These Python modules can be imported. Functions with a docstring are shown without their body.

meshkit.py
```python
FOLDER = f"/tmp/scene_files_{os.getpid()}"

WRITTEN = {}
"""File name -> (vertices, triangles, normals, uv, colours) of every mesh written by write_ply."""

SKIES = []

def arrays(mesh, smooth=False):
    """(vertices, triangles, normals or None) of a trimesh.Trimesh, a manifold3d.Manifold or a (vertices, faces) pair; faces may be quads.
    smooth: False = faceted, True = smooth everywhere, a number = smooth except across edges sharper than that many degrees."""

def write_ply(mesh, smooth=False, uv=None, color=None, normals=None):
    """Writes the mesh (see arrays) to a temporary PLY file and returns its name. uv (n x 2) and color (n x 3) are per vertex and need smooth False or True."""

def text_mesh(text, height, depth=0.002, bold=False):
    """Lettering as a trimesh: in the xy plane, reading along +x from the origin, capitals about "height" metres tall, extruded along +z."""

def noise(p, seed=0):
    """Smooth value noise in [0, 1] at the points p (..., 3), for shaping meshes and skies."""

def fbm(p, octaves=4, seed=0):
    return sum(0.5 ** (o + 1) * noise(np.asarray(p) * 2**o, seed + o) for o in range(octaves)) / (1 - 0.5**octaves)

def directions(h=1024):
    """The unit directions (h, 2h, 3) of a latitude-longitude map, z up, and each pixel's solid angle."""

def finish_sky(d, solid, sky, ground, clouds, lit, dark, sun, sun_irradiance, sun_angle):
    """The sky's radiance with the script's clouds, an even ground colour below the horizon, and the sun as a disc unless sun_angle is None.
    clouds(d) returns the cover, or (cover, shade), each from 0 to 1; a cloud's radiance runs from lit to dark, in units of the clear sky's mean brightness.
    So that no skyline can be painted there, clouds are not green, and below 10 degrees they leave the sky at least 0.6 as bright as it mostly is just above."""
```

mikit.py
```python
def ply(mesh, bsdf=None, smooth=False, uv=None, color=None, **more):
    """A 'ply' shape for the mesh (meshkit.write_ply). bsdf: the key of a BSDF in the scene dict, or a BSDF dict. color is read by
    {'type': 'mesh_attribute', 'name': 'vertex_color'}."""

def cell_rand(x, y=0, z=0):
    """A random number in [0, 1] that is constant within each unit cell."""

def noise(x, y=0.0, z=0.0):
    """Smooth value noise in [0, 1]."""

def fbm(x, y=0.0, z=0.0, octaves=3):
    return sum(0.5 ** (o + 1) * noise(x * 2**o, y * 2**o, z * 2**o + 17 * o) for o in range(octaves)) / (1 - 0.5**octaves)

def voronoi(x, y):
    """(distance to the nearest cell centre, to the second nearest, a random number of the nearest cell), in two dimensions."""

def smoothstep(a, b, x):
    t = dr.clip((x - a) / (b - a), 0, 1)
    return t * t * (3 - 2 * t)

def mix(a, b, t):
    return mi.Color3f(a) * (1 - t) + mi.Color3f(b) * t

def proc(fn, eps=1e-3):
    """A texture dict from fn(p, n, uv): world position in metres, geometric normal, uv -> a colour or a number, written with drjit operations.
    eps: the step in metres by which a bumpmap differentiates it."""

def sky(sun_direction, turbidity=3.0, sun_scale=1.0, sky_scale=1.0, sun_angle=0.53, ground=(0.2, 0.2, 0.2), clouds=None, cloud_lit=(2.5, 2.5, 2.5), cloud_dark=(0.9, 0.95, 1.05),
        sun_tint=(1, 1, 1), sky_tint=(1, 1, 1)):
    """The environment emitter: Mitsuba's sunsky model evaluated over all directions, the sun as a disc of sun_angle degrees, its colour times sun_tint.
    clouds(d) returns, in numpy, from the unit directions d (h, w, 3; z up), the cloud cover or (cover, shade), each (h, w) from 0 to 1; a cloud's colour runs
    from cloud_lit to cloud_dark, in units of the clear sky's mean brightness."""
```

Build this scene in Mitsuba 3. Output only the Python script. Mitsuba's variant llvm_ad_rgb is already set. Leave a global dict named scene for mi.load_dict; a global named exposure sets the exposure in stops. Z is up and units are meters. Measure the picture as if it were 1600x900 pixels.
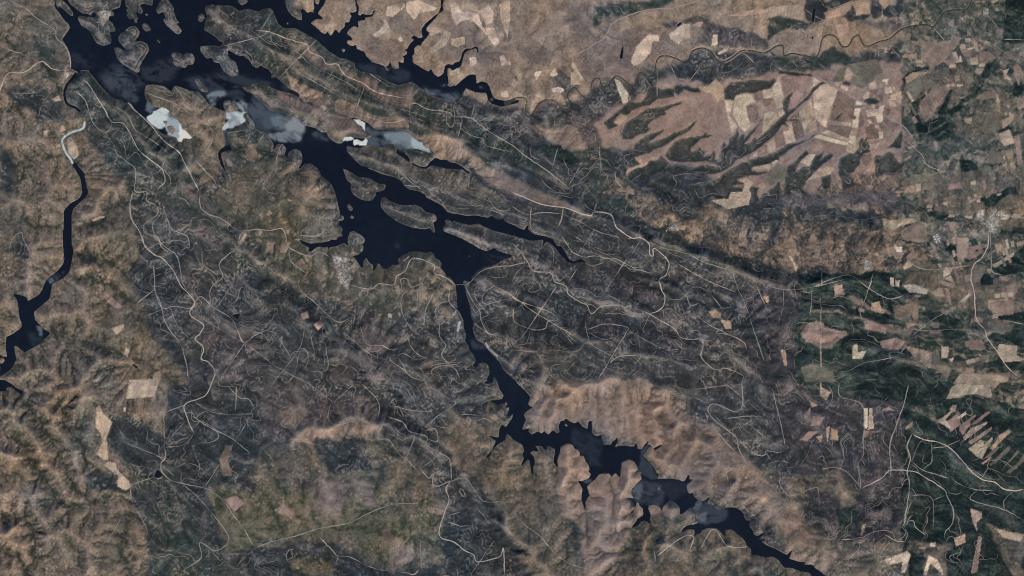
import functools
import math
import numpy as np
import shapely
import trimesh
import mitsuba as mi
import mikit
import meshkit
from scipy import ndimage as ndi

# ---------------------------------------------------------------- camera, sky, exposure
T = mi.ScalarTransform4f
scene, labels = {}, {}
M = 25.0                                   # metres on the ground for one survey unit (a pixel of the 1600 x 900 photograph)
ALTITUDE = 120000.0
scene['camera'] = {'type': 'perspective', 'fov_axis': 'x', 'fov': math.degrees(2 * math.atan(800 * M / ALTITUDE)), 'near_clip': 100.0, 'far_clip': 400000.0,
                   'to_world': T().look_at(origin=[0, 0, ALTITUDE], target=[0, 0, 0], up=[0, 1, 0])}
SUN_AZIMUTH, SUN_HEIGHT = math.radians(152), math.radians(40)
scene['sky'] = mikit.sky([math.sin(SUN_AZIMUTH) * math.cos(SUN_HEIGHT), math.cos(SUN_AZIMUTH) * math.cos(SUN_HEIGHT), math.sin(SUN_HEIGHT)], turbidity=3)
exposure = 1.3
# ---------------------------------------------------------------- map data: survey sheets (origin x, origin y, scale), then outlines in sheet units
SHEETS = {'A': (80, 0, 6), 'B': (260, 0, 6), 'C': (440, 0, 6), 'D': (620, 0, 6), 'E': (80, 90, 6), 'F': (280, 110, 6), 'G': (420, 130, 6), 'H': (580, 130, 6),
          'I': (440, 280, 6), 'J': (600, 270, 6), 'K': (760, 310, 6), 'L': (660, 400, 6), 'M': (700, 540, 6), 'N': (740, 630, 6), 'O': (900, 640, 6), 'P': (960, 720, 6),
          'Q': (1120, 750, 6), 'R': (0, 430, 6), 'S': (0, 500, 7.5), 'T': (60, 180, 10), 'U': (930, 110, 6), 'V': (960, 190, 6), 'W': (1100, 110, 6), 'X': (1120, 190, 6), 'Y': (1260, 100, 6), 'Z': (1260, 190, 6), 'aa': (1400, 60, 6), 'bb': (1400, 200, 6), 'cc': (1400, 330, 6), 'dd': (1400, 460, 6), 'ee': (1400, 590, 6), 'ff': (1230, 400, 6), 'p': (0, 0, 1),
          'a': (0, 0, 3), 'b': (400, 0, 3), 'c': (800, 0, 3), 'd': (1200, 0, 3), 'e': (0, 300, 3), 'f': (400, 300, 3), 'g': (800, 300, 3), 'h': (1200, 300, 3),
          'i': (0, 600, 3), 'j': (400, 600, 3), 'k': (800, 600, 3), 'l': (1200, 600, 3)}


def parse(s):
    out, sh = [], SHEETS['p']
    for w in s.split():
        if w in SHEETS:
            sh = SHEETS[w]
        else:
            x, y = w.split(',')
            out.append((sh[0] + float(x) / sh[2], sh[1] + float(y) / sh[2]))
    return np.array(out)


RESERVOIR = parse("""A 30,-90 32,0 30,60 70,110 110,170 165,230 175,265 140,320 105,370 150,440 180,510 187,590 185,640 245,680
E 252,130 290,112 345,120 390,170 440,240 510,310 570,370 620,385 660,395 690,425 740,420 790,490 830,520 880,560 930,625 990,670 1040,710 1100,730 1170,745 1190,780
F 22,672 40,635 130,645 95,600 60,565 40,535 0,490 E 1200,600 1150,560 1100,495 1060,470 1010,470 940,450 890,400 875,350 875,280 900,255 960,250 1050,265 1125,312 1150,265
B 65,810 100,805 180,830 260,870 F 100,175 150,200 185,200 240,265 280,320 330,340 390,370 440,395 435,450 430,510 390,535 405,560 420,600 430,660 435,690 430,710 380,745 360,780 370,830 385,860
a 1028,760 1060,812 F 408,860 388,800 395,770 450,745 490,745 480,715 470,690 455,640 440,580 430,555 500,545 560,520 600,490 630,475 600,440 605,410 630,395 650,410 690,470 720,545 800,580 840,620 880,680 885,710 868,745
900,720 920,690 970,690 1005,735 990,780 1010,830 1030,760 1090,735 1130,750 1155,800 1150,850 G 275,805 300,790 340,745 400,755 450,790 490,860
I 420,0 460,40 495,110 515,170 530,240 540,300 545,335 580,345 585,380 540,395 535,430 560,445 570,480 555,495 572,530 520,545 522,565 495,570 460,560 455,575 400,590 320,600 260,600 200,580 160,560
200,610 255,640 250,670 270,680 330,635 400,635 436,630 440,690 450,635 520,625 585,600 630,632 620,600 620,550 640,500 670,485 710,500 760,535 785,570 770,605 725,600 770,620 760,670 720,710 690,715 660,720 690,740 720,790 740,820
765,830 765,780 790,730 810,760 840,795 860,800 856,865 880,840 900,785 930,810 955,840 990,840 1035,805 1045,800 1100,795 1090,740 1140,715 J 160,775 230,745 290,735 350,740 400,750 430,735 470,760 475,790 520,820 540,850 530,890
L 140,25 175,60 170,110 200,140 220,180 270,210 300,250 312,272 315,330 325,400 328,490 350,530 380,590 385,620 392,680 410,740 400,790 430,840 435,885
M 190,0 200,40 240,80 260,150 230,185 275,210 280,170 320,155 365,170 390,230 385,270 360,310 375,320 330,352 370,360 420,345 425,300 435,290 460,340 480,400 515,460 510,495 470,510 400,515 450,548 510,540 545,525 560,545 530,578 575,575 552,665 610,640 600,680 545,760 510,740 490,760
N 235,255 235,320 180,310 130,300 200,345 205,360 170,440 108,512 150,500 185,430 230,380 295,345 305,290 330,300 370,340 450,385 460,410 470,440 455,490 472,510 440,598 490,540 515,520 530,560 535,620 548,675 562,640 555,600 575,560 565,500 525,465 560,445 615,455 575,400 640,400 682,448 690,400 765,430 755,500 745,550
792,605 785,540 810,450 815,400 880,375 930,390 945,425 980,440 1000,470 985,492 1030,490 1050,545 1070,570 1090,620 1078,635 1100,660 1080,700 1010,735 975,725 k 330,490 325,540 345,595 343,550 362,520 350,480 370,460
O 100,700 150,675 180,650 220,605 318,600 325,628 370,595 412,635 425,520 435,490 490,465 540,485 570,530 580,565 545,600 600,605 615,650 570,690 540,730 518,740
P 165,255 160,310 180,350 97,343 150,390 155,430 188,440 150,490 95,512 160,495 190,455 210,385 230,400 235,420 265,445 270,510 220,540 158,632 230,600 240,570 280,558 320,580 336,608 330,540 340,500 315,450 320,420 380,412 430,440 440,470 455,430 525,368 580,400 610,440 618,502 660,480 700,440 740,450 790,490 772,520 792,570 770,590 700,600 650,630 620,682 690,640 750,645 750,690 722,718 780,685 810,680 820,650 870,630 960,630 1020,690 1040,720 1042,650 1100,645 1160,690
Q 0,450 50,490 75,532 80,470 140,465 200,510 250,550 285,615 320,650 325,710 360,700 460,725 520,715 580,750 615,800 640,820 700,825 770,850 830,860 880,880 960,1100 1350,1150 1010,890 920,825 905,800 818,792 830,768 780,770 720,750 680,735 710,650 660,700 630,695 560,650 480,620 422,577 462,548 392,556 450,485 380,525 350,510 340,480 305,430 312,375 275,380 255,340 250,310 200,270 130,258 60,270 0,285
P 1150,440 1060,440 970,460 930,425 870,400 897,332 830,380 800,375 760,350 738,320 735,298 700,310 680,270 680,220 742,170 705,175 697,122 650,195 610,180 540,165 420,170 395,160 415,140 410,92 400,130 370,60
O 700,510 640,450 625,425 660,390 685,350 710,350 740,380 780,355 832,318 770,335 730,362 690,330 668,325 680,283 640,330 615,370 580,365 563,305 545,345 480,340 400,340 362,355 390,290 380,247 372,285 340,300 330,330 290,330 260,335 250,300 240,270 235,230 200,250 150,220 147,110 115,112 110,180 60,160 20,112
N 950,190 900,170 865,143 850,160 815,165 795,215 805,270 785,285 740,253 700,293 660,258 640,285 600,263 550,295 510,260 525,235 458,248 470,200 490,150 475,120 475,90 540,45 565,45 510,10 M 750,540 770,480 720,420 660,365 610,310 540,250 500,200 490,170 430,100 360,20
L 560,815 510,790 485,740 470,690 475,620 455,570 450,520 440,450 420,390 400,310 385,265 380,240 400,225 445,240 460,225 460,190 510,140 580,100 690,75 740,45 820,10 K 242,547 230,525 190,515 120,500 80,472 70,480 0,495
J 1130,750 1060,730 1040,706 1000,720 960,735 900,715 860,690 740,620 640,580 560,545 555,510 580,480 570,445 590,437 625,445 640,470 650,445 690,460 740,475 820,490 880,475 950,510 1050,550 1140,575
K 80,300 180,330 300,360 340,370 400,390 460,395 535,385 515,475 555,405 600,420 650,470 700,530 740,570 750,590 800,605 860,595 940,602 900,570 870,565 830,590 780,575 750,530 730,490 697,445 665,450 620,380 560,355 480,345 430,330 390,290 392,240 350,295 310,280 200,230 160,200 150,182 90,190 45,160
J 1110,430 1060,435 1010,398 970,420 900,405 830,400 780,405 640,380 590,365 560,325 530,300 440,250 390,225 385,200 310,170 230,155 190,120 170,80 100,40 0,20
G 1000,825 920,790 860,770 810,720 770,680 735,640 728,585 800,600 850,605 920,578 1000,590 1060,600 1090,575 H 140,570 200,570 240,590 235,640 230,655 290,690 330,725 370,750 400,772 450,793 510,803 560,770 620,780 700,795 790,805 850,805 885,830 932,862
905,825 850,780 790,750 740,740 700,715 650,715 600,698 590,710 550,740 520,780 460,783 420,762 365,738 355,700 310,650 300,635 350,615 440,615 510,645 582,660 550,620 510,605 480,580 485,555 450,530 410,520 390,490 350,455 300,440 200,440 150,435 100,435 40,430 0,400
G 900,355 850,340 800,325 735,335 800,348 850,400 900,450 910,465 950,475 960,495 935,520 860,515 790,505 740,500 700,510 690,560 640,565 600,540 560,505 540,460 500,460 430,415 370,405 330,395 290,360 290,330 240,320 170,300 130,275 100,275 60,270 0,250
F 770,300 700,240 680,215 620,190 583,148 660,145 690,120 750,115 820,140 890,175 960,195 1050,215 1110,245 1132,252 1115,215 1060,185 1030,175 980,130 940,95 905,65 860,70
B 1020,725 980,730 985,690 940,640 905,630 890,610 850,640 810,620 780,570 720,520 690,525 600,480 575,470 580,535 650,580 670,640 682,705 610,715 560,690 520,650 500,595 440,580 425,540 380,550 350,520 320,480 315,430 350,430 430,425 515,430 530,400 490,385 460,350 400,310 355,280 365,200 380,150 360,80 370,50 430,40 520,50 600,50 630,65 680,100 760,85 870,105 900,85 950,75 990,90 1020,150 1050,220 1110,265
C 120,260 160,280 230,320 330,375 400,440 460,490 550,545 600,550 650,575 685,590 690,635 740,665 820,685 900,705 960,740 1030,775 1090,795 D 60,785 130,768 180,790 200,810 240,830 290,870 H 530,100 620,130 700,150 790,165 840,130 860,90 890,45 930,65 980,85 1080,90 1090,150 1130,190 1180,205
b 1150,499 1192,490 1230,480 1230,466 1160,472 1120,462 D 895,890 870,820 840,775 790,765 745,785 740,705 690,697 660,710 600,760 550,805 530,800 505,815 470,800 485,770 480,730 475,640 500,635 520,660 560,638 600,618 615,560 635,500 660,477 700,467 738,448 750,465 755,500 765,500 760,450 740,433 700,453 650,458 620,488 605,540 590,575 550,585 525,610 480,600 450,620 440,680 410,710 375,715 345,690 330,660 315,640 300,670 250,650 200,615 150,590 145,520 165,500 160,480 165,450 200,420 228,430 225,410 280,350 307,305 275,285 280,250 360,170 400,120 435,95 430,40 440,10 450,-60
415,-60 415,60 390,120 350,150 270,220 230,280 240,330 240,350 200,360 165,332 135,352 165,370 110,430 95,460 60,468 95,478 90,510 52,528 70,540 65,585 50,590 12,575 20,640
C 1060,645 1030,630 1020,570 1000,620 970,620 1010,655 985,670 960,620 900,600 840,585 838,575 790,520 770,480 710,460 695,418 665,435 615,410 615,375 660,375 655,350 610,315 640,270 680,240 722,258 715,200 790,180 775,165 850,150 870,110 892,100 855,103 850,135 800,140 750,130 740,145 715,140 725,70 705,20 695,-60
680,-60 685,0 700,50 705,95 690,120 640,118 655,150 630,210 598,212 595,250 555,280 540,312 500,278 470,332 450,330 430,288 410,322 380,310 320,255 270,215 300,190 330,175 388,182 340,130 350,105 370,70 400,30 425,-60
370,-60 350,40 320,30 308,-60 303,0 305,70 295,120 270,110 240,120 195,82 172,105 190,130 190,190 150,180 90,140 60,100 40,50 30,10 10,-60""")

# land standing in the reservoir: (outline, label or None for land that runs on beyond the picture)
ISLANDS = [
    ("A 60,-60 100,0 150,40 205,115 208,148 185,150 140,110 90,68 56,60 45,30", None),
    ("A 155,-60 155,0 180,40 230,80 290,125 340,130 370,145 390,110 420,130 425,150 410,165 340,155 260,150 250,180 280,240 360,290 400,370 430,410 490,432 560,405 568,370 550,300 605,290 580,220 540,185 545,150 590,150 580,110 560,95 640,70 655,30 650,-60", None),
    ("A 690,-60 690,0 700,60 725,75 698,92 720,120 700,140 740,182 775,165 778,212 812,215 800,190 817,180 800,130 785,110 850,132 860,100 830,50 870,35 950,52 940,-60", None),
    ("A 628,360 650,310 690,295 695,275 740,245 790,245 825,285 825,330 790,375 780,385 840,385 890,405 918,450 910,485 870,550 830,620 825,675 800,683 740,650 660,595 615,540 590,460 600,437 640,450 705,480 680,440 640,400", "large heart-shaped grey-green island in the open water below the white-walled peninsula"),
    ("A 845,235 870,213 905,230 930,265 930,285 890,298 860,275", "small oval island between the heart-shaped island and the long club-shaped one"),
    ("A 980,80 1010,20 1035,-10 1090,-10 1110,10 1145,70 1150,110 1175,180 B 125,215 90,220 120,250 145,290 125,318 95,318 50,280 0,235 A 1050,190 1045,175 1075,170 1050,110 1010,130 985,110", "long club-shaped island with a bare round tip reaching to the southeast"),
    ("A 880,135 895,120 907,140 900,155", "tiny islet just above the small oval island"),
    ("A 985,375 1000,370 1028,400 1015,408", "tiny bare islet alone in open water to the right of the heart-shaped island"),
    ("B 295,170 300,140 330,120 355,140 362,170 330,205 305,200", "small round island close off the blunt west head of the wooded peninsula"),
    ("B 42,515 70,495 120,497 160,515 180,497 240,500 265,545 258,590 245,605 200,605 180,635 140,633 80,615 60,580 60,545", "dark green double-lobed island standing alone south of the wooded head"),
    ("B 258,740 300,740 340,790 390,835 385,865 330,855 285,800", "narrow spindle-shaped island off the point of the scrub peninsula"),
    ("B 665,10 680,-10 750,-10 762,20 705,52", "little pale triangular island at the upper margin north of the wooded head"),
    ("F 415,320 420,285 450,275 510,295 550,335 550,380 490,392 440,385 420,350", "brown oval island amid the pale wind-streaked water of the narrows"),
    ("E 1085,650 1130,635 1165,670 1145,720 1100,700", "small dark island inside the bright white pool"),
    ("E 1045,590 1085,590 1085,630 1060,620", "tiny reddish islet beside the small dark island in the bright pool"),
    ("G 695,800 760,830 850,880 I 820,-15 860,15 910,40 960,45 978,60 960,100 880,125 885,150 840,205 750,190 700,165 660,130 645,80 655,45 610,5", "leaf-shaped grey island in the middle lake with a pale spit on its east point"),
    ("I 930,260 925,225 940,170 970,170 1010,200 1100,235 J 110,290 200,305 290,300 350,325 390,365 470,385 490,410 490,445 460,465 480,555 465,563 430,520 380,530 270,515 180,485 90,440 20,385 I 970,310", "long dark island with a pale shore line, largest in the middle lake"),
    ("I 618,235 635,225 660,260 672,285 640,297 622,270", "small grey elongated islet off the west shore of the middle lake"),
    ("I 640,350 660,337 680,355 672,373 648,372", "tiny round islet just south of the small grey elongated one"),
    ("N 850,200 865,188 882,210 870,224", "tiny brown islet in the bay of the bare brown peninsula"),
    ("O 758,742 775,722 792,740 775,757", "tiny brown islet in the grey wind-ruffled southern water"),
    ("C 45,212 60,205 66,225 50,230", "tiny pinkish rock islet off the north cape of the long wooded ridge"),
    ("C 558,465 575,455 600,460 580,495", "small pale wedge-shaped islet in the northern arm below the brown headlands"),
    ("R -60,770 30,775 42,800 20,825 -60,828", None),
]
RIVERS = [
    parse("""e 385,0 370,30 330,55 300,90 298,150 295,230 300,300 300,330 270,370 230,400 210,430 185,480 150,500 130,510 120,490 R 125,170 165,250 180,380 205,485 110,555 60,580 55,690 68,765 10,755 0,740 -90,740 -90,850 0,850
e 0,862 50,830 80,780 R 150,790 160,790 140,730 135,660 160,670 230,720 290,690 370,640 470,545 400,500 370,460 e 165,600 160,560 230,500 245,430 290,405 325,370 335,330 345,275 335,240 335,170 335,110 345,75 405,20 413,0 a 395,830 360,770 335,745 320,755 340,775 375,830"""),
    parse("S -100,700 0,700 60,705 130,745 180,790 262,830 250,872 180,825 130,785 80,785 70,830 0,832 -100,840"),
]
# narrow rivers and streams: (centre line, width in survey units, water colour kind)
STREAMS = [
    ("E 225,150 200,190 150,250 125,320 130,390 160,440 230,470 265,500", 3.4, 'dark', "dark river channel below the northwestern dam"),
    ("T 722,110 700,200 600,243 520,268 460,302 400,345 372,395 382,470 412,550 450,620 490,665 530,745", 4.0, 'white', "bright silvery bend of the western river"),
    ("T 490,670 530,735 580,800 640,860 700,930", 5.5, 'dark', "dark western river below its silvery bend"),
    ("c -25,482 0,465 40,455 65,465 65,500 60,530 80,545 100,525 130,480 170,467 205,475 230,505 260,510 275,490 260,450 270,425 295,410 320,440 350,460 375,450 372,400 385,370 410,370 420,400 445,405 470,370 490,355 520,370 550,395 575,395 590,350 610,340 640,358 665,340 680,280 710,260 760,270 805,290 830,275 845,240 890,225 930,240 960,280 990,290 1030,270 1070,240 1110,235 1170,247 d 0,240 40,215 70,215 75,260 110,250 160,258 220,268 240,240 255,180 285,162 320,175 345,215 375,215 400,175 425,165 445,205 470,215 520,195 570,180 620,140 680,120 740,115 775,125 800,90 830,55 880,45 930,42 955,0", 1.7, 'dark', "dark meandering river winding across the northern plain"),
]
SANDBARS = "c 835,240 880,205 930,215 960,260 1000,300 1060,270 1080,245 1115,240 1070,235 1030,262 990,282 960,272 935,232 890,217 850,235"
PONDS = ["c 505,275 510,240 522,210 520,240 518,275", "c 770,122 785,105 797,105 785,120", "d 85,190 88,180 92,190", "d 205,180 210,165 215,180", "d 203,100 212,40 222,45 214,102",
         "e 615,805 625,805 648,822 640,826", "e 1090,580 1105,572 1125,570 1115,598", "i 722,432 738,400 762,425 745,440", "a 512,275 511,255 520,235 524,215 518,240",
         "R 1075,190 1085,172 1098,192", "L 960,455 970,442 982,455 970,468", "c 12,360 17,355 22,360 17,366", "h 972,272 980,268 986,274 978,278"]
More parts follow.
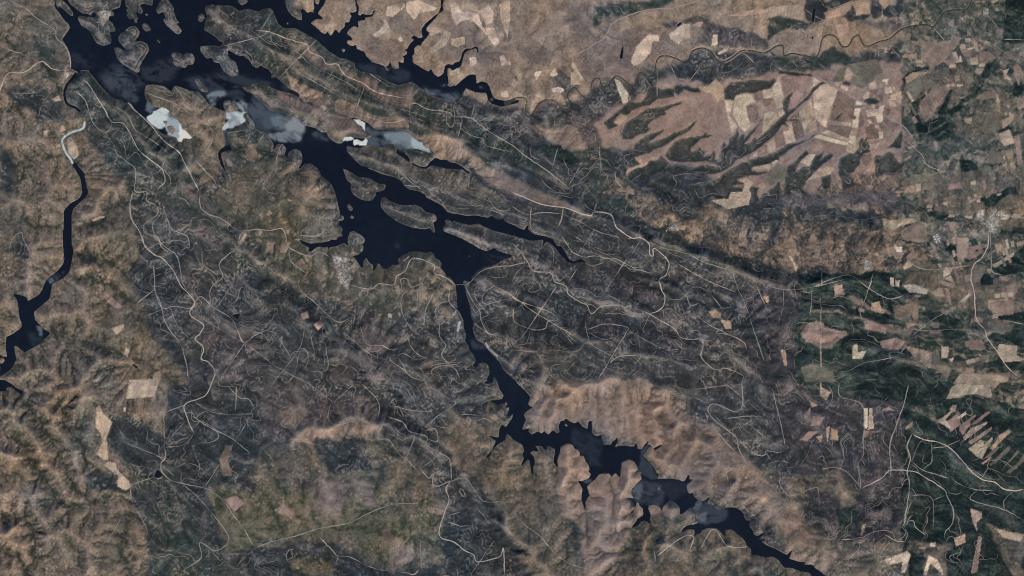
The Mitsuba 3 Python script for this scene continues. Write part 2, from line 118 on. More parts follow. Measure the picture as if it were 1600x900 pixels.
# land cover regions, later ones over earlier ones: (class, edge raggedness, edge softness, outline)
REGIONS = [
    ('GS', 6, 5, "110,110 150,108 200,160 240,200 310,270 360,350 420,420 400,430 330,400 300,350 215,330 190,280 150,210 110,165"),
    ('GB', 5, 5, "-60,-60 90,-60 110,60 112,112 60,112 0,118 -60,118"),
    ('BR', 5, 4, "-60,30 0,40 30,70 65,100 112,112 112,120 60,116 0,112 -60,110"),
    ('GS', 3, 3, "a 150,160 200,170 240,230 300,300 260,310 200,280 160,220"),
    ('BR', 6, 6, "-60,118 60,112 100,118 108,150 100,160 130,180 140,215 165,250 195,290 205,320 215,370 200,425 205,470 235,510 262,560 290,605 262,620 258,690 215,655 175,650 165,690 205,745 212,790 232,830 250,1000 -60,1000"),
    ('DS', 4, 5, "a 40,420 130,400 180,390 200,430 180,520 130,510 60,470"), ('SC', 4, 6, "a 180,430 280,470 300,560 260,580 180,590 170,500"), ('DS', 4, 6, "a 0,700 60,720 90,800 60,900 0,880"),
    ('SC', 4, 6, "e 0,130 80,160 130,220 140,300 60,290 0,260"), ('DS', 3, 4, "e 350,300 430,280 470,330 400,340"),
    ('OL', 8, 8, "150,300 200,310 220,390 205,430 260,560 290,600 255,610 200,560 140,560 150,480 180,420"),
    ('OL', 8, 8, "e 0,0 60,20 110,180 60,250 0,300"), ('OL', 7, 8, "i 500,640 620,600 640,700 560,860 440,880 480,720"), ('OL', 6, 8, "i 300,0 340,0 340,80 500,80 470,180 400,160 330,140"),
    ('DS', 4, 4, "200,410 245,420 270,470 290,480 250,490 215,470"), ('DS', 4, 4, "e 700,580 760,560 880,780 890,900 860,840 790,700 720,640"),
    ('GS', 4, 5, "165,650 215,655 255,690 300,760 350,830 350,905 350,1000 260,1000 245,860 230,800 260,770 220,770 190,720 170,690"),
    ('DS', 4, 4, "i 510,190 560,170 700,220 780,290 760,400 720,440 640,380 560,330 510,280"), ('DS', 4, 4, "i 380,420 480,420 540,440 545,500 480,500 400,470"), ('DS', 4, 4, "i 780,40 880,0 1200,0 1200,320 1050,480 960,490 860,460 770,300"),
    ('DS', 3, 3, "i 860,460 960,500 1060,600 1070,740 1010,780 930,700 940,620"), ('GS', 4, 4, "i 780,620 900,600 950,700 940,900 700,900 720,760"),
    ('GB', 5, 4, "a 680,400 760,390 850,410 980,480 1060,530 1060,700 1000,900 900,800 850,700 780,600"),
    ('BR', 4, 4, "a 850,480 930,490 990,560 1000,640 960,720 900,640 840,560 790,520"), ('BRL', 2, 2, "a 850,485 900,480 945,510 910,520 870,510"),
    ('GS', 4, 4, "F 430,560 620,480 720,545 880,690 860,900 600,900 500,760"), ('BR', 2, 2, "F 540,650 600,660 620,730 580,700"), ('BR', 2, 3, "F 630,700 720,690 740,820 690,870 620,800"), ('BRL', 2, 2, "F 420,830 450,840 510,900 450,900"),
    ('GB', 6, 5, "360,270 400,262 430,240 520,300 535,400 440,390 380,380 340,320"),
    ('OV', 7, 6, "400,300 440,300 470,340 480,380 540,390 600,420 660,390 720,440 700,470 640,490 600,500 560,480 520,470 440,450 400,420 370,370 380,320"),
    ('BRL', 3, 3, "I 250,80 320,40 350,90 340,180 290,160 180,90"), ('OV', 3, 4, "I 540,620 760,620 700,720 560,720"),
    ('DS', 6, 5, "400,430 470,450 520,500 560,540 500,560 420,500"), ('PS', 3, 2, "a 830,900 900,850 960,900 900,950"),
    ('PS', 3, 2, "e 750,30 780,90 890,100 880,140 800,130"), ('PS', 3, 2, "e 930,130 1000,180 1050,260 1030,320 960,240 920,180"), ('PS', 3, 2, "f 490,630 540,620 640,690 635,790 540,755 440,690"), ('PS', 3, 3, "f 330,880 400,770 540,770 640,800 720,880 700,900"),
    ('PS', 3, 3, "j 0,0 240,0 360,90 340,160 180,210 100,300 60,320"), ('PS', 5, 5, "e 880,600 1200,640 1200,900 1000,880 960,760"), ('BRM', 2, 2, "j 110,130 210,95 260,130 180,210 120,180"),
    ('PS', 4, 4, "j 350,80 470,60 580,80 600,180 560,250 460,170 370,170"), ('BRL', 7, 9, "j 160,300 190,220 340,160 440,200 560,200 570,250 500,260 400,250 300,280 210,270"),
    ('GG', 6, 6, "j 0,290 160,300 300,280 560,260 640,260 700,350 800,420 880,560 880,720 870,880 600,900 450,860 250,880 0,770"),
    ('PA', 7, 7, "330,770 350,760 400,770 440,760 520,790 600,760 690,790 700,830 690,880 600,880 500,830 450,850 350,860 340,810"), ('PA', 3, 3, "i 970,490 1060,520 1200,600 1200,760 1050,800 1070,730 1020,610"),
    ('PA', 5, 5, "j 0,440 60,420 200,560 240,680 150,740 0,760"), ('DS', 4, 4, "j 270,250 500,260 540,400 440,400 370,420 290,330"), ('DS', 3, 3, "j 610,290 700,345 690,370 620,340"), ('BRM', 4, 4, "j 280,450 400,440 420,590 330,630 260,600"), ('BRM', 4, 4, "j 440,420 560,480 570,570 520,560 470,500"),
    ('BRL', 2, 2, "j 80,600 130,560 210,650 205,670 150,630"), ('BRM', 2, 2, "j 590,680 640,665 640,740 600,750"), ('BRL', 2, 2, "j 640,700 700,740 760,800 740,840 640,840"), ('BRL', 1, 1, "j 810,570 880,590 865,612 810,600"), ('BRL', 1, 1, "j 895,770 920,790 945,830 935,855 895,845"),
    ('DS', 4, 4, "j 160,740 300,730 480,800 520,850 600,880 700,880 800,860 880,850 880,1100 -60,1100 -60,800 60,790"), ('PA', 3, 4, "j 160,820 240,800 350,840 360,900 160,900"),
    ('DS', 4, 4, "j 640,60 720,120 800,130 820,190 740,220 650,170 620,110"), ('DS', 4, 3, "j 900,440 1000,440 1070,550 1160,720 1180,780 1080,640 940,500"), ('DS', 4, 4, "j 880,600 980,560 1100,720 1160,770 1200,900 900,900 870,740"),
    ('GG', 6, 5, "700,640 830,700 870,720 880,800 950,1000 860,1000 800,840 750,760 690,700"), ('GB', 4, 4, "M 360,680 480,640 540,760 460,860 350,820"), ('OL', 2, 2, "M 370,520 440,540 400,640 370,640"),
    ('BH', 9, 9, "824,640 835,612 860,600 930,592 1010,592 1085,640 1130,690 1170,730 1215,790 1260,830 1310,890 1250,890 1180,800 1130,780 1080,770 1040,740 1000,700 900,660 850,690 818,670"),
    ('BH', 5, 4, "870,700 905,690 925,735 1000,700 1010,790 1070,800 1095,800 1060,830 1000,850 980,1000 930,1000 905,820 870,790"), ('BH', 4, 3, "N 790,400 900,370 1100,640 1000,760 1000,900 830,900 790,640"),
    ('GG', 5, 5, "k 560,640 680,610 830,640 1000,680 1110,760 1200,820 1300,1100 330,1100 440,860 560,700"), ('OL', 4, 4, "Q 0,450 140,465 320,650 330,720 250,760 100,640"), ('OL', 4, 5, "Q 330,710 520,720 640,830 880,880 880,1000 330,1000"), ('GS', 3, 4, "Q 330,820 500,830 620,890 600,1000 330,1000"),
    ('GB', 5, 6, "k 820,500 860,450 960,490 1080,420 1200,380 l 0,440 120,560 250,690 300,760 280,830 150,780 0,700 0,640"), ('BRL', 3, 3, "Q 480,300 590,240 610,300 560,380 480,360"), ('BRL', 3, 3, "Q 780,700 860,700 1000,730 960,820 860,790"), ('OL', 3, 4, "l 60,420 150,430 260,490 230,580 130,570"),
    ('DS', 5, 4, "Q 600,180 760,140 860,160 1000,120 1100,200 1090,400 960,500 840,440 700,320 620,280"),
    ('NP', 5, 6, "440,-60 1700,-60 1700,20 1560,20 1480,40 1400,70 1320,90 1200,85 1100,80 1030,110 980,110 940,130 900,150 830,180 760,160 700,130 640,110 560,90 480,40"),
    ('BRM', 4, 6, "b 460,200 640,150 700,240 680,300 560,270"), ('BRM', 4, 5, "b 620,60 760,120 790,170 700,220 640,130"), ('BRM', 3, 4, "b 840,230 960,90 1020,130 1060,230 960,260 880,300"), ('BRM', 4, 5, "b 1060,240 1200,200 1200,420 1080,390 1040,330"), ('GG', 3, 4, "b 1130,0 1160,0 1200,160 1190,200 1170,150"),
    ('BRM', 5, 5, "c 200,30 390,0 380,120 330,220 250,240 60,310 20,220 130,120"), ('BRL', 5, 6, "c 30,180 120,100 240,60 270,150 180,230 40,240"), ('BRM', 6, 6, "c 330,240 560,140 700,160 820,240 680,270 560,380 440,380 280,400"), ('PS', 4, 5, "c 160,360 250,300 330,400 270,420 240,470"), ('BRM', 3, 2, "c 430,90 530,65 470,130 400,190 440,130"),
    ('GS', 4, 4, "c 385,30 430,20 760,-10 750,30 640,40 540,70 430,80 400,140 380,120"), ('PS', 3, 3, "c 700,120 780,100 900,80 960,110 1100,150 1200,180 1200,230 1000,220 850,200"), ('BRL', 4, 4, "c 720,140 830,110 900,140 860,200 760,190"), ('BRL', 4, 4, "d 0,130 130,130 240,150 250,230 110,245 60,200 0,210"),
    ('DS', 3, 3, "c 640,460 700,420 760,370 900,310 960,360 930,390 870,405 800,370 760,390 740,430"), ('GS', 3, 3, "d 0,230 60,270 200,280 310,220 410,270 360,310 200,355 90,340"), ('PS', 4, 5, "d 400,110 660,90 760,40 900,40 1080,0 1115,200 960,180 780,130 600,150"), ('SC', 4, 4, "d 600,10 760,0 740,100 640,110"),
    ('GS', 3, 3, "d 590,210 700,150 830,170 890,110 830,190 700,190 620,240"), ('DS', 3, 3, "d 530,230 560,280 620,300 700,290 780,300 780,330 690,330 640,350 635,400 560,340 530,290"), ('DS', 3, 2, "d 900,90 960,130 1040,200 1030,225 960,170"), ('GS', 3, 2, "d 0,85 50,75 130,85 200,110 160,135 80,130 0,190"),
    ('DS', 2, 2, "d 175,-40 250,-40 280,40 270,90 200,110 170,80"), ('DS', 1, 1, "d 270,20 330,-20 420,0 300,45"), ('DS', 2, 2, "d 480,-20 520,-20 530,80 490,95 475,60"), ('DS', 2, 2, "d 345,80 400,20 410,75 480,70 460,95 370,105"), ('DS', 2, 2, "d 530,30 600,30 600,0 625,0 630,70 560,90 530,80"),
    ('PS', 5, 5, "c 130,480 260,520 440,480 560,540 430,600 400,690 330,690 260,560 180,520"), ('BRL', 4, 4, "c 90,590 210,600 280,600 350,680 300,710 200,680 130,640"), ('BRL', 5, 5, "b 720,620 860,640 1060,680 1190,740 1200,860 1100,850 980,770 850,740 820,700"), ('BRM', 4, 4, "b 640,570 740,600 830,700 780,690 720,620"),
    ('GS', 4, 4, "b 0,50 80,45 200,150 440,280 560,350 740,400 900,540 1200,640 1200,760 1000,660 840,630 720,610 560,560 400,520 300,420 140,340 0,310"), ('BRM', 4, 4, "b 300,280 480,350 650,420 740,400 720,500 600,480 440,380"), ('BRM', 4, 4, "b 130,180 240,200 330,290 430,280 330,330 240,260"), ('GB', 4, 5, "B 380,60 480,50 800,300 900,380 760,330 620,220"),
    ('BRL', 3, 2, "b 135,350 210,390 310,430 330,510 250,480 150,410"), ('BRM', 2, 2, "b 370,475 440,475 560,545 700,560 720,605 600,600 500,580 440,550 370,525"), ('GB', 3, 3, "b 0,400 100,430 200,540 330,650 400,670 440,620 300,560 150,480"), ('BRM', 2, 2, "b 90,420 200,470 330,530 470,560 530,630 440,620 330,580 200,510 90,450"), ('GS', 3, 3, "b 0,390 90,420 90,450 60,450 0,420"),
    ('DS', 3, 2, "c -150,560 0,610 150,680 210,680 310,750 300,780 200,740 60,700 -40,660"), ('GS', 3, 4, "b 1000,670 1200,730 c 0,700 200,800 300,860 260,900 0,820 -120,780"), ('BRM', 4, 4, "c 0,760 130,800 260,880 300,960 200,980 0,900 -100,860"), ('GS', 5, 5, "c 260,700 340,700 420,700 520,650 540,800 620,900 500,960 380,940 330,860"),
    ('CF', 2, 2, "c 100,690 190,680 230,690 310,740 300,780 230,760 150,720"),
    ('GB', 5, 5, "b 430,680 640,700 900,800 1200,950 1100,960 860,870 660,800 480,740"), ('GS', 3, 3, "b 700,700 830,740 780,780"),
    ('PL', 4, 4, "930,190 990,160 1040,120 1130,130 1140,120 1200,115 1270,108 1340,100 1410,95 1410,230 1400,290 1300,310 1200,310 1100,300 1000,280 940,230"), ('PL', 3, 3, "d 620,250 680,180 760,180 840,190 900,120 940,160 990,210 1060,250 1060,290 960,310 790,310 720,290"),
    ('MX', 6, 7, "930,310 960,280 1050,280 1150,300 1250,290 1300,280 1408,270 1408,340 1450,400 1410,425 1240,425 1160,400 1050,380 980,340"), ('MX', 4, 5, "g 590,100 720,120 760,220 800,220 900,330 1150,400 1190,350 1200,100 1000,40 800,60 660,60"), ('GS', 5, 4, "g 360,30 500,0 600,90 590,200 480,140 390,90"),
    ('DS', 6, 5, "c 430,700 560,690 700,740 860,790 980,850 960,900 880,1000 800,1020 700,960 620,900 530,840 420,800"), ('GS', 5, 5, "g 840,0 1150,-20 1170,60 1010,60 900,60"), ('DS', 6, 5, "g 1030,90 1150,-20 1200,60 1200,160 1110,110"),
    ('GM', 6, 2, "1409,-60 1700,-60 1700,420 1450,400 1409,340"), ('CF', 3, 1, "1572,-60 1700,-60 1700,70 1572,66"), ('CF', 2, 2, "d 1115,0 1200,0 1200,180 1100,200"),
    ('OL', 5, 5, "d 640,330 700,330 900,310 1000,330 960,380 840,520 740,570 700,580 680,480 640,400"), ('OL', 5, 6, "d 860,600 1040,520 1090,430 1150,480 1100,580 1000,640 900,640"), ('BRM', 2, 2, "d 730,480 780,400 850,400 830,470 770,550 720,560"), ('GG', 4, 4, "d 640,830 860,810 1200,800 1200,900 640,900"),
    ('EM', 7, 1.5, "1410,425 1450,400 1700,400 1700,660 1420,655 1240,625 1243,425"), ('GG', 6, 5, "h 620,340 760,330 980,330 1040,420 1180,400 1200,600 1000,640 900,560 780,520 640,430"), ('GG', 5, 4, "h 880,0 1200,0 1200,200 1050,180 1000,90 900,110 640,100 620,40"),
    ('DS', 3, 2, "h 120,80 200,60 380,80 540,110 530,180 470,190 400,130 200,140 130,130"), ('PS', 5, 6, "h 0,0 620,0 600,90 300,60 60,80 0,60"), ('DS', 4, 4, "h 0,40 60,20 50,200 20,260 0,240"),
    ('CFL', 5, 2, "1243,425 1412,425 1420,480 1405,520 1420,560 1415,640 1245,624"),
    ('CF', 3, 2, "h 130,385 210,380 300,370 570,375 570,440 620,450 700,460 745,490 660,480 600,500 580,560 540,560 480,540 400,490 300,500 220,440 130,430"), ('DS', 4, 3, "h -60,380 130,375 130,420 0,430 -60,420"),
    ('CF', 3, 3, "h 210,530 500,575 650,610 670,640 450,610 215,560"), ('CF', 3, 2, "h 150,590 350,640 560,690 520,720 350,660 150,620"), ('CF', 2, 2, "h 810,640 930,645 940,680 830,690"), ('CF', 2, 2, "h 1040,660 1130,670 1150,640 1200,660 1200,720 1040,690"), ('CF', 2, 2, "h 480,760 600,740 620,760 540,795"), ('CF', 3, 2, "h 350,830 600,800 780,830 800,890 l 900,80 640,100 630,80 400,70 420,0"), ('CF', 2, 1, "h 1090,580 1200,565 1200,610 1090,605"), ('CF', 1, 1, "h 1060,365 1200,250 1300,300 1200,372 1100,392"), ('CF', 2, 1.5, "h 815,225 870,250 890,318 960,318 960,330 880,328 830,265"), ('CF', 2, 2, "h 350,670 440,660 440,720 380,760 350,720"), ('CF', 2, 2, "h 140,720 230,780 290,800 220,810 140,770"), ('CF', 1.5, 1, "h 990,405 1015,385 1055,400 1050,432 1000,437"), ('CF', 2, 2, "h 980,800 1110,790 1200,810 1200,840 1080,810"), ('CF', 2, 1, "h 620,220 690,240 660,250"), ('CF', 2, 1, "h 700,560 800,570 900,600 870,640 780,610"),
    ('CF', 2, 2, "d 670,480 720,450 770,405 720,470 710,540 730,580 800,550 850,420 870,420 840,520 830,570 740,620 700,660 690,600"), ('CF', 3, 2, "d 840,540 900,480 1000,400 1030,310 1060,300 1040,360 990,420 930,480 860,560"), ('CF', 2, 1.5, "d 1110,310 1150,330 1140,370 1110,350"), ('CF', 2, 1.5, "d 1140,440 1160,370 1200,400 1170,460"), ('CF', 3, 2, "d 620,360 700,310 790,322 700,345 645,370 638,405"), ('CF', 4, 3, "d 740,620 840,580 840,650 780,670"), ('CF', 4, 2, "d 890,740 960,750 990,800 940,820"), ('CF', 4, 3, "d 1050,620 1200,600 1100,640"), ('CF', 4, 3, "d 1000,780 1100,760 1080,800"), ('CF', 4, 2, "h 980,20 1100,0 1180,0 1080,50 1010,80"), ('CF', 5, 3, "h 1040,170 1200,180 1200,210 1090,200"), ('CF', 4, 2, "h 690,80 760,70 860,120 1010,140 900,135 780,110"),
    ('CF', 3, 2, "ff 90,480 270,430 480,470 700,520 880,540 1100,620 1100,640 900,610 700,560 480,520 270,480 90,520"), ('CF', 3, 2, "ff 100,600 350,630 600,690 720,700 940,740 900,760 700,740 560,800 540,850 480,880 560,700 350,660 100,640"), ('CF', 3, 2, "ff 520,590 600,600 720,620 720,680 560,640"),
    ('BRM', 8, 9, "1010,640 1060,640 1120,690 1180,740 1240,790 1285,848 1240,850 1160,790 1080,765 1030,715"),
    ('BRM', 2, 1.5, "ff 430,265 500,260 525,370 425,375"), ('BRM', 2, 2, "ff 540,385 700,420 780,480 780,510 640,455"), ('BRL', 1.5, 1, "ff 785,440 825,430 850,415 875,430 885,490 965,520 960,550 880,540 780,500"), ('BRM', 2, 1, "ff 1000,460 1070,445 1080,500 1160,500 1150,600 1050,590 990,560"), ('BRL', 3, 1.5, "ff 140,700 220,640 320,620 430,700 520,690 560,740 480,770 400,880 330,890 250,820 150,760"), ('BRM', 2, 1.5, "ff 720,615 1060,650 1060,720 930,715 740,690"), ('GG', 3, 3, "ff 200,510 480,520 720,590 860,620 720,610 480,560 330,560 200,540"), ('GG', 3, 2, "ff 120,650 200,640 180,700 120,700"), ('BRM', 2, 1.5, "ff 870,830 1000,760 1150,800 1100,880 930,890"),
    ('DP', 5, 1.5, "g 1140,400 1335,440 l 140,80 130,0 410,60 625,80 625,760 500,800 320,760 250,600 100,330 0,200 0,60 g 1100,760 1000,600"), ('DP', 4, 3, "g 480,340 660,380 700,500 620,560 520,480 440,440"), ('DP', 5, 5, "g 340,560 520,560 560,700 380,720"), ('DP', 4, 4, "g 650,580 800,660 870,700 860,750 700,720 640,660"), ('DS', 5, 5, "g 0,420 250,480 370,580 330,740 100,700 0,560"), ('DS', 4, 4, "g 830,450 1000,500 1150,640 1180,780 1000,620 840,540"),
    ('GB', 4, 4, "l 330,750 640,720 640,860 560,880 400,1000 250,1000 290,880"), ('GG', 5, 4, "l 150,420 300,400 430,500 400,600 300,560"), ('CF', 4, 3, "l 320,590 420,560 430,660 340,700"),
    ('DS', 3, 4, "720,235 800,275 900,325 1000,370 1100,405 1240,447 1240,425 1110,388 1010,348 930,322 820,262 740,222"), ('GS', 4, 4, "g 640,180 720,200 800,220 850,280 1000,340 1200,400 1200,425 1000,370 800,290 700,250"), ('TW', 3, 2, "bb 840,860 930,740 1010,760 1050,800 1200,820 1200,835 1010,850 950,900 cc 1000,120 940,210 860,180 840,110 740,80 720,20 800,-10"), ('TW', 2, 2, "f 360,290 420,310 450,400 430,450 390,420 370,350"), ('TW', 2, 1.5, "A 440,100 560,100 540,180 480,240 440,180"), ('TW', 1.5, 1.5, "g 730,150 790,150 780,185 740,180"), ('TW', 2, 1.5, "ff 700,40 780,60 800,140 730,130"), ('TW', 1, 1, "cc 350,240 410,220 430,260 370,300"), ('TW', 1.5, 1.5, "d 1010,30 1035,40 1035,80 1015,75"),
    ('OL', 2, 2, "L 190,540 260,520 360,560 330,600 240,610"), ('RK', .6, .6, "L 272,572 290,530 322,505 312,550"), ('RK', .6, .6, "L 318,700 328,625 360,612 346,690 326,720"), ('RK', .5, .6, "L 590,800 620,850 720,940 700,950 600,860"), ('DS', .8, 1, "L 600,790 700,890 730,920 640,860"), ('DS', .8, 1, "L 475,590 550,640 530,640 480,610"), ('OL', 1, 1, "L 480,600 520,640 560,690 500,640"),  # the two DS slivers paint in shade on northeast-facing rock faces
    ('CF', 3, 1.2, "1409,638 1440,645 1500,690 1560,720 1640,780 1700,800 1700,860 1640,1000 1409,1000"), ('CF', 2, 1, "ee 350,270 560,190 650,165 880,200 1300,300 1300,1000 900,900 600,600 380,420"), ('CFL', 3, 2, "ee 880,210 960,260 1100,330 1200,330 1300,360 1300,440 1150,370 1000,340 880,310 700,210"), ('CFL', 4, 3, "l 830,290 950,400 1060,460 1200,490 1200,540 1060,500 960,490 850,420"), ('CFL', 4, 3, "l 945,540 1100,580 1200,640 1200,700 1100,640 960,570"), ('CFL', 3, 3, "l 720,440 800,480 840,530 790,530 730,480"), ('CFL', 3, 2, "l 640,420 670,440 660,560 650,650 625,650"),
    ('GG', 5, 4, "l 1000,640 1200,700 1200,1000 1120,1000 1080,780"), ('GG', 4, 3, "l 660,750 900,740 960,860 900,1000 640,1000 640,800"),
    ('CF', 2, 2, "l 985,640 1020,660 1060,760 1150,900 1160,1000 1090,900 1010,780"), ('CF', 3, 2, "l 660,780 740,800 730,900 720,1000 650,900"), ('CF', 3, 2, "l 840,780 940,700 960,640 970,720 950,900 860,1000 830,880"),
]
# the dark wooded gullies that cut into the cultivated plateau
GULLIES = ["U 270,520 250,600 240,560 300,480 350,450 420,400 460,370 540,345 620,340 700,310 760,290 810,280 800,300 720,330 650,370 665,395 600,430 540,460 510,490 490,520 510,540 470,590 400,610 370,630 330,640 260,640 230,560",
           "U 370,690 420,650 480,610 540,590 600,560 650,540 600,590 560,640 500,680 600,650 680,620 730,580 780,575 860,540 920,500 955,475 930,520 880,565 800,610 740,640 700,680 640,710 560,740 500,770 430,780 370,770 350,740",
           "U 660,790 700,720 740,680 800,650 880,630 1000,620 1050,575 1040,610 1110,600 1050,635 1000,640 940,690 890,730 900,770 960,740 990,720 1000,760 1020,740 1030,790 1090,780 1110,740 1120,790 1080,830 1000,850 900,860 820,860 760,850 700,840",
           "V 480,440 500,410 600,400 700,430 740,430 820,400 900,420 1000,420 W 0,840 60,840 110,760 100,830 150,830 150,740 185,665 215,720 220,700 240,640 290,600 310,540 325,600 310,650 350,590 375,600 360,640 420,590 470,540 540,450 500,510 470,570 430,630 370,690 450,670 480,620 495,660 560,600 620,540 610,515 650,520 710,460 760,410 735,340 735,290 765,260 800,220 835,205 800,260 790,330 790,370 860,340 920,290 990,220 1020,170 1090,110 1130,110 1080,150 1020,210 970,280 920,320 860,370 800,420 780,450 890,455 880,470 790,470 760,480 815,550 760,510 730,520 680,590 620,650 560,700 500,740 400,790 300,840 240,900 V 1000,470 900,490 780,480 720,490 640,470 560,480",
           "X 1000,80 900,120 830,170 740,200 640,220 560,280 480,310 380,330 300,360 200,400 100,450 30,520 V 900,560 950,640 1060,720 X 60,700 110,715 100,650 180,640 245,650 220,620 150,600 250,590 265,575 200,560 185,545 260,510 400,490 470,470 480,455 380,460 320,450 315,435 360,410 500,380 560,360 580,365 580,340 640,290 720,240 840,170 940,110",
           "X 615,690 640,500 660,420 710,380 780,320 840,265 860,300 800,350 750,420 740,470 800,430 870,420 890,380 925,330 1000,285 990,330 960,370 1060,290 1090,310 1060,350 960,430 880,500 830,560 800,620 840,690 760,650 700,640 680,680",
           "X 480,640 540,610 575,560 595,580 590,680 570,780 480,800 400,760 420,690 450,660 490,680",
           "X 320,640 350,615 390,620 370,660 390,740 340,760",
           "X 960,530 1060,510 1050,620 980,620",
           "Z 290,430 300,360 330,340 400,300 440,310 490,240 480,210 500,150 520,150 530,180 575,140 560,180 590,230 570,260 595,280 540,300 500,360 510,400 470,430 440,470 400,500 440,560 440,610 330,640 340,580 300,480 310,440",
           "Z 630,350 640,320 700,330 760,280 800,300 850,370 890,400 870,470 820,500 740,490 660,530 640,480 650,420",
           "Z 755,240 800,200 830,150 885,80 890,130 880,250 800,250",
           "Y 335,165 380,155 415,175 400,195 350,185",
           "Y 540,350 570,325 650,315 680,350 650,380 580,375",
           "Y 265,520 320,460 340,470 290,525",
           "W 185,190 250,110 330,100 480,80 600,95 660,70 675,100 620,160 540,180 440,210 390,200 300,230 280,280 240,275 200,275",
           "W 695,0 830,10 1010,40 1010,58 900,45 800,45 700,30",
           "U 730,160 760,130 830,135 960,160 1000,205 950,205 880,190 830,170 770,225 740,200",
           "U 480,240 500,170 560,150 640,180 730,160 740,230 640,260 580,270 520,320 440,330 340,370 310,410 250,410 240,360 330,300 430,300",
           "U 80,490 150,450 240,360 250,400 200,450 180,490 220,510 140,560",
           "V 100,520 200,430 300,420 320,370 400,350 440,310 480,350 520,380 480,430 400,460 330,500 320,540 220,540 150,570",
           "V 380,650 330,580 400,520 480,500 540,540 530,680 460,690",
           "V 690,590 780,570 860,580 950,560 1030,490 1200,370 1200,520 1060,560 1200,650 1100,660 1060,720 900,700 850,750 780,790 740,690 700,620"]
